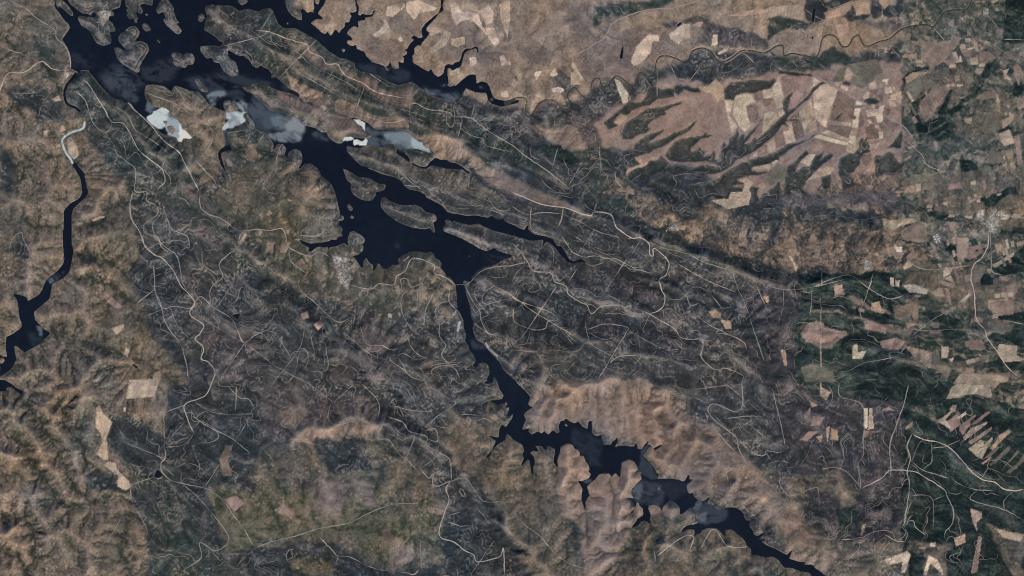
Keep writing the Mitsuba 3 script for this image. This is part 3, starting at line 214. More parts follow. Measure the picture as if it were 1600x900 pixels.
# fields one can tell apart: (tone, outline)
PARCELS = """G d 382,300 510,277 540,340 450,390 412,350|O d 262,60 400,7 340,75 272,93|O d 407,12 473,2 478,60 412,75|B d 0,32 170,17 165,100 60,70 0,85|O d 312,117 378,107 383,150 332,178|O d 515,-30 575,-30 570,20 545,45 520,15|O c 1010,75 1080,52 1200,42 1200,60 1090,75|O c 872,405 920,402 955,367 988,400 998,470 962,480 937,440 890,430
O c 762,370 800,367 868,403 800,375|O c 480,570 520,537 545,547 500,600 470,652 465,620|O c 572,655 620,637 600,652|O c 530,830 540,790 600,770 570,735 650,717 680,740 620,780|N c 1060,840 1000,880 980,900 1060,900|P c 555,290 580,220 640,160 690,165 690,195 660,195 650,250 600,300 570,310|P c 735,160 800,110 835,112 835,180 800,185 780,210 740,180|P c 942,162 965,162 965,210 935,215
P c 960,250 1020,215 1010,240 970,260|P c 480,370 505,380 545,440 540,480 520,490 500,430|P c 185,415 220,407 245,420 230,437 190,430|P c 110,335 140,335 115,375 105,355|P c 175,350 200,320 215,350 190,360|P c 285,282 335,370 330,385 278,310|B c 275,340 310,335 330,395 275,400|B c 840,120 880,100 900,105 880,130
P b 615,32 650,22 680,45 690,12 700,32 640,80 610,75|P b 545,162 580,140 600,110 590,85 610,90 635,150 590,165 560,175|P b 910,27 930,12 970,60 1000,52 1040,65 1060,120 1110,210 1090,172 1050,130 1010,90 960,100 940,120 920,80|P b 1050,52 1090,22 1115,60 1110,110 1080,120|P b 705,12 760,2 850,40 830,50 770,60 740,95 705,50|B b 800,240 850,200 890,140 920,160 890,210 830,250|B b 915,182 980,172 980,205 940,220 920,210|P b 1140,262 1160,257 1180,300 1150,315
P b 1145,432 1175,422 1190,455 1150,460|P b 1000,272 1030,267 1035,300 1005,310|B b 735,262 780,257 790,300 740,298|P b 910,332 950,317 955,342 910,355|B b 990,40 1010,10 1060,60 1045,62|B b 1140,20 1190,0 1190,100 1180,180 1150,100|P b 1075,130 1115,130 1140,200 1120,220 1090,180|P b 725,220 740,190 760,195 740,210
P b 665,180 680,170 690,190 675,195|B b 1165,290 1190,285 1195,305 1175,310|B b 780,120 850,110 870,150 820,170|B a 316,655 335,642 365,690 370,728 347,748 322,720|B a 285,590 297,587 308,610 283,620|B a 205,615 222,612 222,640 208,641|B a 262,680 280,674 288,690 265,695|B a 245,465 275,445 285,470 260,475
B e 705,905 725,847 750,840 755,870 742,905|B e 520,640 580,617 585,640 550,668|B e 577,760 590,727 605,740 600,778|P e 570,620 585,618 583,635 572,640|B e 430,130 470,112 500,115 440,138|P i 590,68 600,20 605,-20 748,-25 740,20 725,60 600,70|P i 580,110 592,110 592,130 580,130|B i 455,110 470,95 490,140 530,180 500,250 505,300 508,357 490,358 455,330 480,270 470,230 450,200
B i 485,380 510,362 545,375 550,400 600,450 618,480 590,498 550,480 555,430|M i 1030,350 1060,290 1090,290 1070,360 1090,430 1060,430 1035,390|N i 1050,540 1110,520 1150,560 1100,600|O i 735,440 760,428 760,440 742,446|P l 446,112 466,112 462,213 447,200|P l 472,112 485,112 493,208 466,212|O l 447,217 478,215 450,258|O l 292,202 325,217 328,263 290,260
B l 525,125 560,105 590,123|O l 270,202 288,197 275,280|O l 190,72 232,100 205,110|O l 225,247 255,237 248,275|B l 432,713 440,660 458,652 450,690|N l 165,140 200,105 200,150 170,165|N l 210,150 265,150 240,190 200,195|N l 150,260 190,220 240,220 180,270
B h 245,15 p 1283,605 1298,612 1290,625 1281,618|B l 880,0 1030,-20 1045,55 940,45 850,60|B l 945,582 1000,600 1000,628 975,650 980,695 955,640|N l 985,712 1000,720 990,800 980,880 950,888 962,820|P l 727,890 750,800 790,820 815,870 815,895 760,840 740,900|P l 540,822 650,782 668,800 640,885 620,880 630,832 560,850|B l 700,767 740,762 735,780|B l 1060,672 1130,692 1200,702 1180,740 1100,720
O l 870,720 920,700 925,740 880,760|B l 755,745 780,740 782,762 760,760|N l 640,200 675,170 672,195 640,215|B h 537,122 580,132 690,122 700,140 620,160 570,190 542,180|M h 625,180 690,142 740,160 750,230 700,238 622,210|W h 585,257 628,257 628,283 600,280|W h 627,437 680,432 748,457 743,480 660,470|B h 762,470 800,447 840,452 840,493 790,490
P h 822,352 870,352 850,385 820,400|B h 820,405 855,388 875,428|B h 1052,342 1155,282 1150,300 1062,356|O h 482,520 520,512 535,560 500,565|M h 587,550 650,522 700,492 703,612 682,613 667,560 610,590|N h 452,617 500,612 555,640 550,663 452,640|N h 522,700 600,682 643,702 610,738 532,730|P h 392,720 415,707 420,750 460,742 440,780 392,783
B h 642,722 700,732 778,752 770,818 690,790|P h 812,722 850,727 840,780 812,778|P h 845,785 870,772 862,800|B h 1082,712 1168,722 1163,760 1200,790 1102,798 1072,742|B h 862,900 900,852 1030,852 1128,852 1120,890 1000,905|N h 162,642 220,622 350,652 300,700 240,708 172,690|P h 97,300 110,302 138,350 130,376|O h 57,740 80,742 88,815 76,813
G h 152,822 200,802 300,842 320,890 172,888|P h 892,520 940,472 955,480 920,518|N h 302,440 345,432 350,480 312,478|P h 570,400 588,405 590,445 572,440|P h 595,412 615,415 612,445 596,445|N h 840,140 880,140 900,165 860,175|B h 1065,240 1095,240 1100,285 1070,290|P h 1110,225 1122,220 1130,265 1118,270
B h 1135,232 1150,228 1155,255 1140,260|N h 1160,240 1200,225 1200,245 1170,258|N h 920,390 955,385 950,420 922,420|N h 1090,450 1160,420 1170,470 1110,500|N h 1040,520 1150,500 1150,570 1050,570|N h 770,590 650,640 640,610 700,620|N h 760,650 800,650 800,662 762,663|M h 760,770 810,800 860,830 840,870 770,820
M h 920,700 1000,690 1020,740 950,740|G h 620,660 680,640 670,670 630,680|O k 905,130 920,150 915,170|O k 1140,545 1200,520 1200,560|O g 920,560 950,550 980,570 975,590 940,590|O g 975,600 1025,600 1030,640 1000,640|B g 990,30 1060,10 1120,0 1110,60 1010,80 930,40|O g 1170,490 1200,485 1200,530
P g 530,535 560,530 560,545 535,545|B f 270,620 300,600 320,620 290,650|B f 210,570 240,560 250,590 220,600|G f 280,280 320,280 310,370 270,340|N f 50,240 85,235 80,290 45,280|N f 405,505 450,510 455,530 420,530|P f 620,570 640,572 635,590 618,588|O e 1120,240 1150,190 1160,200 1130,250
N e 480,470 510,480 580,540 540,545 500,510|B I 310,55 330,45 350,90 340,130 320,110|B J 180,820 230,775 240,785 190,830|M G 465,120 500,75 550,210 540,235|P W 190,280 280,280 270,340 240,420 320,530 300,550 260,610 210,400|P W 290,240 400,215 450,220 480,300 390,330 430,500 440,540 380,580 320,520 270,420 280,290|M W 390,340 480,320 500,380 510,450 460,490 430,480|M W 460,200 540,190 550,260 490,300
P W 550,185 630,175 650,250 560,265|M W 555,275 645,260 610,330 570,340|B W 480,300 540,290 560,350 550,430 520,460 500,380|B W 560,400 640,380 690,400 700,460 620,500 590,560 540,600 550,500|P W 630,170 660,130 700,50 750,250 730,300 740,350 680,360 640,220|P W 690,390 740,370 760,400 710,440|N W 720,60 830,50 850,130 800,190 760,240|N W 830,50 930,60 940,240 880,300 800,340 800,270 850,180
N W 935,60 1015,60 1015,170 960,220|P W 1020,60 1100,100 1020,160|B W 955,320 1000,260 1040,440 1055,560 990,580 960,400|P Y 55,250 170,175 300,240 260,340 200,520 185,600 130,570 80,510 70,400|M W 820,490 900,480 940,610 850,660|B W 890,390 950,340 980,480 940,600 910,490 960,460 900,440|M W 830,420 890,390 890,440 800,450|P W 740,580 800,560 770,500 820,490 855,665 770,690
M W 660,620 730,560 760,690 680,730|B W 590,690 660,640 670,740 600,780|N W 510,750 590,710 590,780 500,800|P W 420,820 500,770 495,800 400,830|M W 1060,480 1130,540 1060,570|M Y 300,245 455,330 445,540 260,540 220,520 250,380|P Y 460,340 530,370 520,385 460,390|G Y 460,395 525,390 525,405 455,415
P Y 450,420 510,415 500,470 480,600 425,605 440,500|M Y 480,470 520,440 545,560 490,600|P Y 555,430 640,425 730,380 720,430 710,460 715,540 660,550 650,485 570,500|M Y 590,500 650,490 655,545 600,560|B Y 540,505 560,500 580,560 560,575|P Y 580,185 650,155 665,235 590,245|P Y 520,310 585,240 600,310 545,345|M Y 590,250 670,235 660,290 720,290 720,360 690,360 650,320 610,310
P Y 705,150 770,135 760,200 740,190 735,170 705,170|P Y 730,220 790,210 800,270 740,280|B Y 680,185 710,180 715,220 690,225|P Y 795,210 835,205 840,240 800,245|P Y 780,300 890,260 890,370 850,370 845,340 790,340|B Y 765,330 830,350 850,400 780,410|M Y 700,400 760,410 800,430 760,490 710,455|M Y 710,480 790,540 880,570 830,620 800,680 760,590 720,540
N Y 770,500 830,430 890,470 885,545|M Y 550,600 660,560 670,640 680,700 570,705|P Y 660,640 710,635 715,695 675,700|N Y 690,560 740,590 790,680 720,690 715,630|N Y 560,710 700,705 690,735 580,745|P Y 570,750 690,740 660,790 590,795|N Y 600,800 680,780 640,860 610,890|P Y 400,670 465,665 460,780 390,740
B Y 385,745 470,790 440,845 365,820|B Y 420,610 480,600 470,660 400,665|B Y 280,535 430,550 425,590 290,570|M Y 220,570 420,595 410,660 395,700 200,620|P Y 60,690 110,660 390,735 375,770|N Y 20,790 60,700 370,775 340,850 180,830 30,830|B Y 130,640 200,620 395,700 385,725|N Y 60,100 150,60 290,55 250,160 130,140
G Y 300,50 380,20 345,160 245,170|G Y 380,0 640,0 480,120 440,80|G Y 480,125 700,20 700,70 600,190 520,230 420,190 430,110|B Y 380,30 440,85 410,160 350,150|B Y 240,170 320,170 290,220|P Y 310,225 330,190 395,220 380,260|N Y 400,260 460,190 520,240 450,300|P X 780,380 860,305 920,310 910,380 860,420
B X 840,550 960,440 1050,420 1100,440 1070,490 960,520|N X 1050,420 1000,400 1100,320 1130,350 1110,440|P X 510,380 560,355 575,370 520,425|B X 320,430 480,395 510,420 490,450 360,455|G X 440,510 580,390 650,440 640,560 500,600 450,560|N X 610,390 840,250 700,380 650,420|N X 340,630 430,550 480,620 450,640 400,730|B X 190,545 270,530 340,570 300,640 320,690 290,780 150,760 100,700 110,665 240,660 260,590
M Z 500,330 600,300 610,345 570,420 540,410|O Z 550,475 615,350 650,410 635,475|N aa 150,40 230,20 330,40 440,30 520,10 600,0 590,50 520,130 440,220 340,280 290,230 230,210 240,80|O aa 50,160 190,140 200,225 170,190 60,180|B aa 590,60 640,45 660,100 600,110|B aa 640,0 700,0 710,30 650,40|M aa 600,110 660,100 720,110 700,180 650,190|P aa 665,95 735,80 740,95 670,110
B aa 725,0 760,60 780,120 740,120|B aa 520,130 560,120 600,220 560,230|P aa 590,170 610,165 620,220 600,220|B aa 690,185 760,175 770,240 710,250|M aa 780,130 860,120 940,190 780,240|N aa 440,210 550,190 560,230 480,250|P aa 490,245 550,235 565,275 495,280|P aa 775,240 830,225 835,265 780,268
O aa 80,370 150,320 300,300 340,310 200,370 100,430|G aa 100,440 220,360 260,470 150,590 110,560|G aa 230,370 340,380 350,450 270,490|M aa 240,580 380,450 520,460 420,600 340,700 280,790 230,700 220,640|O aa 470,430 555,415 550,455 450,460|B aa 545,350 590,345 600,400 550,410|P aa 565,435 620,430 620,450 570,452|G aa 640,330 690,310 740,400 660,450
G aa 600,460 630,450 640,510 560,570 520,560|M aa 740,560 820,500 900,500 920,560 800,580|B aa 1000,300 1060,280 1030,340 1090,400 1010,380|N aa 1090,260 1170,260 1180,330 1150,450 1100,350|B aa 920,500 960,530 980,700 950,690|B aa 630,760 710,740 700,810 640,790|G aa 860,690 940,740 930,860 800,870|O aa 980,770 1060,740 1120,690 1080,790 1000,850
N aa 1130,600 1200,530 1200,650 1140,670|G aa 1100,70 1200,40 1200,60 1110,100|G aa 1010,130 1140,150 1180,200 1000,190|P bb 960,60 1060,10 1110,140 1010,175 975,120|N bb 1100,80 1150,60 1180,340 1140,350|N bb 1010,210 1090,200 1110,350 1080,440 1050,340|P bb 980,220 1005,215 1030,330 1015,330|G bb 870,210 990,220 1000,330 860,340
P bb 180,525 235,515 230,590 180,605|O bb 90,550 175,530 175,600 70,620|G bb 240,510 290,500 300,560 240,580|P bb 695,505 745,490 740,535 700,540|B bb 450,310 510,300 490,370|N bb 480,520 600,510 620,570 490,580|G bb 680,550 790,640 830,610 800,500 750,490|N bb 730,520 830,480 850,560 800,640
P bb 940,625 975,605 990,620 960,640|N bb 250,670 350,650 340,690 270,700|G bb 130,440 340,430 350,490 130,520|N bb 50,80 160,60 150,130 50,120|N cc 485,110 530,95 540,170 500,160|O cc 530,110 590,140 570,170|N cc 570,240 680,250 670,440 600,450 560,410|N cc 690,330 800,310 820,380 740,440 670,460
B cc 920,310 1000,310 1000,370 950,400|P cc 1030,265 1050,265 1055,355 1035,360|G cc 730,500 850,510 830,560 780,670 720,670|B cc 640,610 710,590 700,660 640,650|B cc 850,540 890,540 890,585 860,580|N cc 420,650 550,680 560,720 430,690|M cc 0,380 80,390 30,470|B cc 60,530 110,450 160,510 80,550
N cc 1000,760 1120,660 1110,830 1010,790|N cc 960,610 1080,620 1040,660 980,640|B dd 860,50 1100,40 1100,190 960,200 860,130|G dd 860,260 950,240 1090,290 1080,340 980,370 870,330|G dd 330,540 480,690 470,760 400,700 320,690|O dd 880,730 1060,735 1010,780 920,880 860,840|B ee 365,400 430,370 500,310 560,240 560,290 510,330 450,400|G ee 450,400 600,280 620,235 630,245 560,310
P ee 365,402 430,395 470,400 510,460 490,480 440,440|N ee 470,410 540,350 590,330 590,380 600,440 500,510|P ee 560,380 640,315 650,340 580,390|N ee 580,450 730,345 740,360 690,400 690,440 620,540 590,500|N ee 620,560 700,470 780,440 840,410 850,425 700,540 640,585|M ee 690,440 850,310 880,320 790,400 720,440|N ee 670,600 800,510 890,455 890,480 760,580 690,625|B ee 670,665 780,580 810,590 820,650 840,680 800,760 740,730
B ee 820,620 890,550 900,570 850,660 800,760|O ee 870,660 920,600 950,540 1050,480 1070,510 980,590 900,680|G ee 800,770 940,640 960,650 880,740|O ee 800,800 880,740 890,750 810,815|G ee 870,810 1040,640 1065,640 1050,690 930,800 880,825|G ee 1000,850 1130,670 1150,690 1060,790|G ee 1020,890 1130,800 1200,700 1200,780 1060,900|B ee 510,90 640,20 700,0 830,0 700,140 560,190 460,200
B ee 720,150 900,30 870,100 860,140 880,190|O ee 870,0 960,0 960,50 890,110"""
# roads and tracks: width class 1 = main pale road, 2 = dirt track, 3 = faint track
ROADS = {1: """a 45,0 120,40 180,90 255,140 265,180 310,220 330,280 330,320|a 0,430 40,345 110,340 180,295 205,290 240,320 300,332 330,325|a 375,330 420,335 470,385 530,440 590,470 640,525 680,560 720,600 770,660 840,715 880,790 935,895
a 400,375 440,430 490,510 525,570 580,580 620,640 650,700 720,760 765,800 775,850 740,890|b 0,145 60,150 130,175 190,195 240,210 250,240 310,270 330,300 380,300 400,330 430,360 500,390 560,430 640,450 700,460|b 725,490 750,485 800,510 900,525 930,545 1010,555 1060,595 1130,640 1200,680 c 60,730 150,790 230,850 260,880
c 250,275 330,240 400,200 440,170 470,110 540,75 640,45 740,40 800,25 880,0|e 625,0 610,60 620,130 660,190 680,250 720,290 760,310 790,340 820,380 850,440 880,470 915,520 890,570 950,620 940,660 915,690 955,730 945,780 980,800 1010,840 995,895 i 960,55 870,95 880,160 910,230
e 940,0 940,60 970,100 1040,125 1120,180 1200,175 f 60,180 125,175 150,250 180,275 250,300 300,280 345,305|f 440,435 535,455 580,430 645,435 660,395 700,370 720,325 750,310 830,340 835,380 870,390 915,420 935,440|f 975,440 1010,415 1050,375 1120,350 1200,345 g 40,335 75,330
g 0,240 40,280 75,330 100,370 180,380 200,420 250,440 265,480 320,515 350,530 375,570 420,535 500,530 530,540 590,550 640,570 690,600 760,640 790,680 830,690 880,690 895,720 885,770 930,820 970,835 1000,825 1080,860 1075,895 k 1080,90 1045,130 960,95 920,105 930,150 1000,210 1050,250 1060,300 1100,375
g 0,0 80,35 150,60 250,75 330,105 370,110 385,95 460,105 485,160 520,190 560,215 600,215 640,240 645,290 660,300 665,265 720,310 735,340 720,390 690,410 700,460 715,490 710,530 680,560 640,570|h 1030,190 1030,250 1000,310 965,340 950,400 965,470 975,590 1010,640 1030,690 1080,760 1120,820 1175,870
l 655,0 630,100 600,190 570,290 575,400 570,435|l 440,490 480,465 530,440 570,405 640,405 700,415 740,440 820,490 840,530 865,590 860,650 830,690 825,720|l 670,235 650,290 665,350 650,410 660,460 655,520 640,620 635,660|l 675,235 730,260 790,270 850,300 900,350 940,400 1000,445 1060,460 1100,490 1150,500 1200,490
j 615,150 690,180 720,220 800,245 800,285 860,320 910,360 915,455|j 770,395 810,440 830,420 830,470 860,475 910,455 890,490 905,540 885,600 860,680 870,720 930,740 980,780 1020,800 1040,830 1140,810 1160,770 1165,895|k 680,805 760,740 820,710 850,720 830,780|k 880,775 930,690 960,690 1000,750 1060,765 1110,760""",
         2: """a 355,425 400,470 420,530 440,580 490,620 520,600 525,570|a 480,625 530,670 550,720 600,760 640,800 635,895 e 690,0 690,40 740,70 735,110 680,150 685,195 740,210 760,260 800,285|a 480,625 560,605 530,640 580,670 600,745 640,715 680,770 720,800|a 640,850 750,800 790,720
a 530,495 560,510 600,540 640,610 700,650 760,690 790,720|a 820,405 870,470|a 820,490 800,560|a 700,440 830,490 900,540 980,590 1000,650 960,720 920,750 890,800 900,830|a 920,750 960,800 1000,840 1020,880|a 1050,215 1200,180 b 80,145|a 0,215 60,240 100,250 180,290|F 0,200 60,290|F 250,390 200,465|F 270,510 290,460 390,420
F 440,590 560,570 660,560 660,620 620,700|F 800,590 720,720|F 960,690 900,860|F 410,830 440,840 510,920|b 0,165 80,200 160,230 200,250 240,290 300,330 350,350 430,390 490,430 570,470 640,500 725,525|b 80,50 10,165|b 285,185 110,365|b 440,280 370,320 320,430|b 525,345 510,400 470,520|b 765,410 725,470 722,530 725,580|b 195,310 200,340 240,365 320,410 370,440 440,470
b 725,525 790,545 830,530 890,535 930,545|b 895,535 895,575 915,595 930,570 930,545|b 965,560 960,600 1010,635 1060,650 1075,680 1140,700 1190,710 c 0,710|b 1040,435 1010,550|b 1060,595 1130,535|b 960,470 930,490 930,545|b 970,560 945,650|b 375,540 430,520 560,560 620,575 700,565|b 430,690 500,710 580,750 660,790 720,850 780,890
b 480,300 540,350 600,390|b 115,680 90,770 55,840|b 130,780 140,765 185,765|c 60,380 110,335 170,320 250,275|c 650,45 670,95|c 530,90 575,135|c 720,180 720,260|c 720,270 765,360 760,440|c 835,375 900,290|c 680,320 680,460|c 280,280 340,380|c 260,880 340,850 330,830|c 265,870 320,780|c 185,800 215,690|c 65,710 75,690|c 410,660 415,780 440,820|c 480,800 490,850 530,890
d 745,90 830,195|d 550,195 620,270|d 520,230 515,270|d 205,345 330,420 440,480 530,530 630,590 680,650|d 660,670 720,730 740,770 800,800 860,820|d 1020,60 1060,110 1100,160|d 1105,185 1200,185|d 1040,200 1100,240 1180,290|d 170,40 215,75 270,100|d 240,0 290,40 410,0|c 1140,300 1100,260 1080,250
e 745,30 755,100 720,150 730,210 780,260 830,300 850,380 860,430 890,480|e 760,40 800,160 840,190 880,210 890,265|e 1120,240 1130,200 1150,185|e 1120,265 1070,295 1030,340 1045,400 990,450 985,530 960,550|e 945,335 1030,395|e 1100,375 1090,430 985,590|e 720,440 760,540 820,535 890,545 915,520 945,490 1000,540 1080,590 1110,640 1130,690 1150,705 1200,670 f 50,650 100,665
e 905,560 1000,625 1140,705 1200,745 f 100,820 240,895 j 365,85|e 1160,690 1030,880|e 720,340 725,400 730,470 750,510 770,590 800,650 840,700 870,780 885,880|e 640,525 720,460|e 755,690 800,655|e 690,580 760,550|e 800,540 830,620 890,690|e 1000,625 1000,650 950,660|e 45,270 60,215 100,190 110,220 130,260 145,300 120,335|e 320,610 330,580 410,515
f 155,285 170,330 240,385|f 210,405 200,430 220,470 280,520 330,570 390,610 440,590|f 320,160 330,130 300,110 350,60 355,30|f 200,203 290,205 330,170|f 645,435 640,460 680,455 680,410 710,410 730,445 780,430 760,470 755,530 770,540|f 715,465 690,480 680,540 700,600 740,650 780,675|f 835,390 880,420 905,450 905,510 940,555|f 905,515 870,520 840,560 860,620 860,670 890,720 870,760 890,790 940,840 960,895
f 780,680 790,600 800,540 840,460|f 710,680 730,730 760,760 800,780|f 665,770 690,755 750,785 800,775|f 665,770 690,810 720,860 780,880 800,850 850,860 890,895|f 640,795 540,760 440,680 410,655|f 640,795 690,830 720,860|f 490,630 520,710 590,720 640,740 670,730|f 100,665 130,720 160,765|f 80,895 200,740 230,640|f 145,895 180,850 210,740 240,750 245,790 235,830 270,840 330,835 340,800 330,740 350,725 380,745
f 440,770 480,780 530,755 540,790 490,830 475,880 500,895|f 985,445 1000,480 1020,520 1050,560 1055,600 1090,660 1160,680 1180,715|f 1020,615 1090,665|f 1190,440 1110,445 1060,490 1080,525 1160,505 1200,510|f 1060,400 1120,440 1200,485 g 100,560 200,620 300,680|g 0,420 20,380 60,345|g 0,490 40,515 120,540 190,570 215,600 170,605 155,640 100,645 30,620 5,590 10,540|g 210,440 130,560 60,660 0,720
g 255,435 305,360|g 390,170 350,235 300,300|g 540,310 480,400 430,475|g 600,230 560,290|g 650,560 610,650|g 0,65 50,100 90,105 150,95 210,100 240,105|g 90,70 85,140 95,180 150,200 210,215|g 240,70 235,110 215,170|g 240,105 320,140 390,180 450,200 530,220|g 380,110 390,70 410,20|g 600,215 595,190 605,155|g 230,200 260,250 280,280 310,295 340,305 390,300 440,310 500,315
g 290,205 390,270 480,310 540,340 580,360 650,380|g 350,335 380,345 430,330|g 290,450 350,460 400,490 440,480 500,510 530,530|g 720,500 780,505 815,480 830,455 880,445 940,490 990,560 1000,600|g 815,480 835,530 875,520|g 600,215 700,260 820,290 900,330 1030,370 1140,410 1200,440 h 60,455 140,455 210,445|g 775,335 850,380 900,405 960,435 1050,470|g 1030,370 1060,460 1100,550 1130,640 1180,790
g 1140,430 1170,500 1200,560|g 840,560 920,620 1000,660 1080,700 1100,740|g 950,660 1000,665 1060,690 1080,720|g 530,640 600,680 700,730 780,740|g 540,650 450,800 405,875|g 355,645 430,620 530,630 540,650 480,680 430,690 380,670 355,645|g 345,600 350,660 380,720 470,770 460,800 500,770 590,765|g 590,650 600,760 590,790 560,830 620,850 640,880|g 960,780 1000,750 1080,770 1130,820
h 210,445 300,405 380,390 440,430 500,470 560,500 600,495 640,480|h 490,380 450,510 430,560 440,600|h 215,445 370,405|h 205,450 200,530 190,580|h 70,460 70,540|h 965,345 900,350 840,360 720,360 650,320|h 650,720 610,760 560,780 450,800 380,835 330,840|h 680,670 740,620 800,580 850,560 900,530 960,470|h 1200,105 1100,120 1060,130|h 970,0 1000,50 1005,90|h 1040,180 1045,290 1050,370 1100,390|h 1100,600 1200,620
l 260,120 290,90 300,50 280,0|l 325,0 340,60 440,100 445,260 445,330 420,380 430,440 435,485|l 440,490 350,400 250,395|l 725,255 700,290 670,360|l 670,360 720,400 810,430 845,440|l 765,280 765,360 730,395|l 765,300 830,290 900,260|l 850,430 900,470 980,495 1060,500|l 1030,390 995,440|l 980,495 945,535 1000,560 1080,580 1150,610 1200,640|l 1150,500 1105,545 1105,585|l 670,520 740,520 770,545 775,600 770,680|l 770,545 830,520
l 640,645 680,640 690,670 740,710|l 635,660 650,700 640,740|l 430,725 425,765 380,820 350,870|l 430,765 480,790 540,805 600,800|l 540,700 600,735 640,735|l 0,370 60,360 100,370|l 60,420 55,470 90,520 140,515|l 140,515 220,485 235,500 240,590|l 340,730 430,720 500,690 570,690 600,735|l 20,20 60,190 80,290|k 850,25 970,10 1080,0|k 1000,0 1100,80 1160,130|k 1000,160 1100,150 1170,150
k 1090,175 1150,220 1200,260|k 920,170 1000,270 1050,320|k 1100,375 1040,380 1000,420|k 1060,255 1100,300 1160,335 1200,320|k 1110,540 1060,570 960,590 920,560 940,520 1000,540 1040,530|k 1070,560 1130,610 1180,580 1200,600|k 660,760 670,820 650,850|k 0,590 60,660 130,710 200,790 270,840 340,860 420,880|j 500,0 560,60 580,120 560,190|j 610,145 580,220 570,255 620,260 660,310 700,345 740,260 745,230|j 700,345 760,395 860,330
j 910,455 980,440 1020,490 1070,550 1150,550 1180,580|j 900,615 960,600|j 900,645 960,665 1000,660|j 1115,735 1005,895|j 0,765 70,740 190,710 300,675 420,655 480,630 560,590 660,560 760,560|j 300,720 350,770 385,805 440,810 520,850 590,870 690,880 740,890 770,860|j 385,805 375,850|j 770,720 775,850|j 365,85 460,0|j 325,0 180,210|j 350,90 340,160 380,190 460,170|j 160,305 200,300 210,265 260,280|j 110,130 130,110 210,100 120,180 160,210
j 790,250 850,270 840,210 790,220|j 805,195 850,150 940,90 980,60 1020,70|j 640,100 720,120 800,130 830,120|j 770,20 830,20 900,65|j 830,190 890,205 950,190|j 960,140 1040,145|i 875,95 780,130|i 870,175 800,250|i 910,235 860,285 780,295|i 910,80 1010,135 1190,140|i 905,150 980,200 1080,250 1170,320|i 900,120 905,170 960,180 1010,210 1025,250 980,275 920,275|i 1155,185 1085,295|i 1030,375 960,485|i 880,370 920,380 990,430
i 850,420 850,460 870,440 930,450 960,400|i 770,130 770,250 775,340 755,370 760,410 800,450 850,465 970,490 1020,520 1060,560 1100,620 1140,670 1190,760|i 850,465 930,530 1000,610 1060,690 1070,740 1010,780 940,740 945,810 880,860|i 545,190 580,240|i 600,280 700,320 760,345|i 610,490 620,550|i 620,560 690,680 670,740|i 1050,795 1160,795|i 1200,765 1160,800 1110,850|i 1060,0 1120,60 1165,70 1190,110|i 1110,0 1105,130|i 620,470 680,450 740,430""",
         3: """g 10,740 90,745 200,740 270,750 340,730|g 60,840 110,800 170,790 200,790 270,790 340,755|g 30,860 70,830 110,850|g 600,765 700,780 800,800 880,840 930,860|g 640,240 700,270 800,310 880,350 960,390 1040,430|h 290,500 340,490 400,510 450,530|h 345,835 300,800|h 620,50 660,50 740,90 820,85 900,120 960,140 1020,140|h 150,130 220,115 290,110 380,120 430,130 530,115|h 650,640 760,650 900,640
L 0,310 60,300 110,340 20,520 20,640 40,700|L 490,320 500,400 560,480 600,540|L 700,560 620,610|L 690,700 690,660 720,630|k 60,30 120,80 190,95 250,70|i 130,40 180,80 260,60|i 80,240 90,200 130,150 120,100|i 440,850 480,760 540,680 570,620|a 190,390 120,440|a 50,440 190,435|a 0,560 30,520 60,470|a 100,160 160,110|j 20,290 60,330 90,370|G 160,740 240,750 260,800|G 900,640 1080,730 1200,790|G 920,790 1100,860
J 0,300 190,390|J 220,400 400,470|J 160,110 300,130 380,110|J 380,210 520,290 680,330|J 490,120 580,200 580,170 700,210 840,310 930,280 950,210 1000,210|J 960,210 1060,345 1200,350|K 430,230 540,300 650,330|K 330,480 480,560 700,690|K 420,735 470,745 460,780|K 300,830 390,795 460,800|M 630,250 740,220 840,270 920,240 1000,290|M 660,250 740,390 860,490|M 930,430 1000,390 1100,350 1180,300|M 940,530 1010,550 1070,520 1080,470 1150,415
M 0,490 60,520 150,500 260,490 290,430 380,370|M 270,590 320,590 330,640 370,680|Q 580,0 600,60 660,130 760,125 830,185|Q 0,500 70,600 140,630 200,600|Q 310,740 340,700 420,720|Q 170,690 210,780|O 820,400 1000,370 1060,280|P 1200,40 1100,40 1050,110 1060,200 1000,250 880,330""".replace('\n', '|')}


def smooth_line(p, step=1.0, closed=False):
    """Catmull-Rom curve through the points, resampled to about step units."""
    p = np.asarray(p, float)
    q = np.vstack([p[-1:], p, p[:2]]) if closed else np.vstack([2 * p[0] - p[1], p, 2 * p[-1] - p[-2]])
    out = []
    for a, b, c, d in zip(q[:-3], q[1:-2], q[2:-1], q[3:]):
        n = max(1, int(np.linalg.norm(c - b) / step))
        t = (np.arange(n) / n)[:, None]
        out.append(0.5 * (2 * b + (c - a) * t + (2 * a - 5 * b + 4 * c - d) * t**2 + (3 * b - a - 3 * c + d) * t**3))
    return np.vstack(out + ([] if closed else [p[-1:]]))


# ---------------------------------------------------------------- the survey grid and its noise fields
STEP, X0, X1, Y0, Y1 = 1.2, -40.0, 1640.0, -40.0, 940.0
gx, gy = np.arange(X0, X1 + 0.01, STEP), np.arange(Y0, Y1 + 0.01, STEP)
NX, NY = len(gx), len(gy)
PX, PY = np.meshgrid(gx, gy)


@functools.lru_cache(None)
def noise(sigma, seed):
    """Gaussian noise of unit deviation, smooth over sigma survey units."""
    s = sigma / STEP
    k = max(1, int(s / 3))
    r = np.random.default_rng(seed).standard_normal((NY // k + 24, NX // k + 24)).astype(np.float32)
    r = ndi.gaussian_filter(r, s / k, mode='wrap')
    if k > 1:
        r = ndi.zoom(r, k, order=1)
        r = ndi.gaussian_filter(r, k * 0.5)
    r = r[8:8 + NY, 8:8 + NX]
    return (r - r.mean()) / r.std()


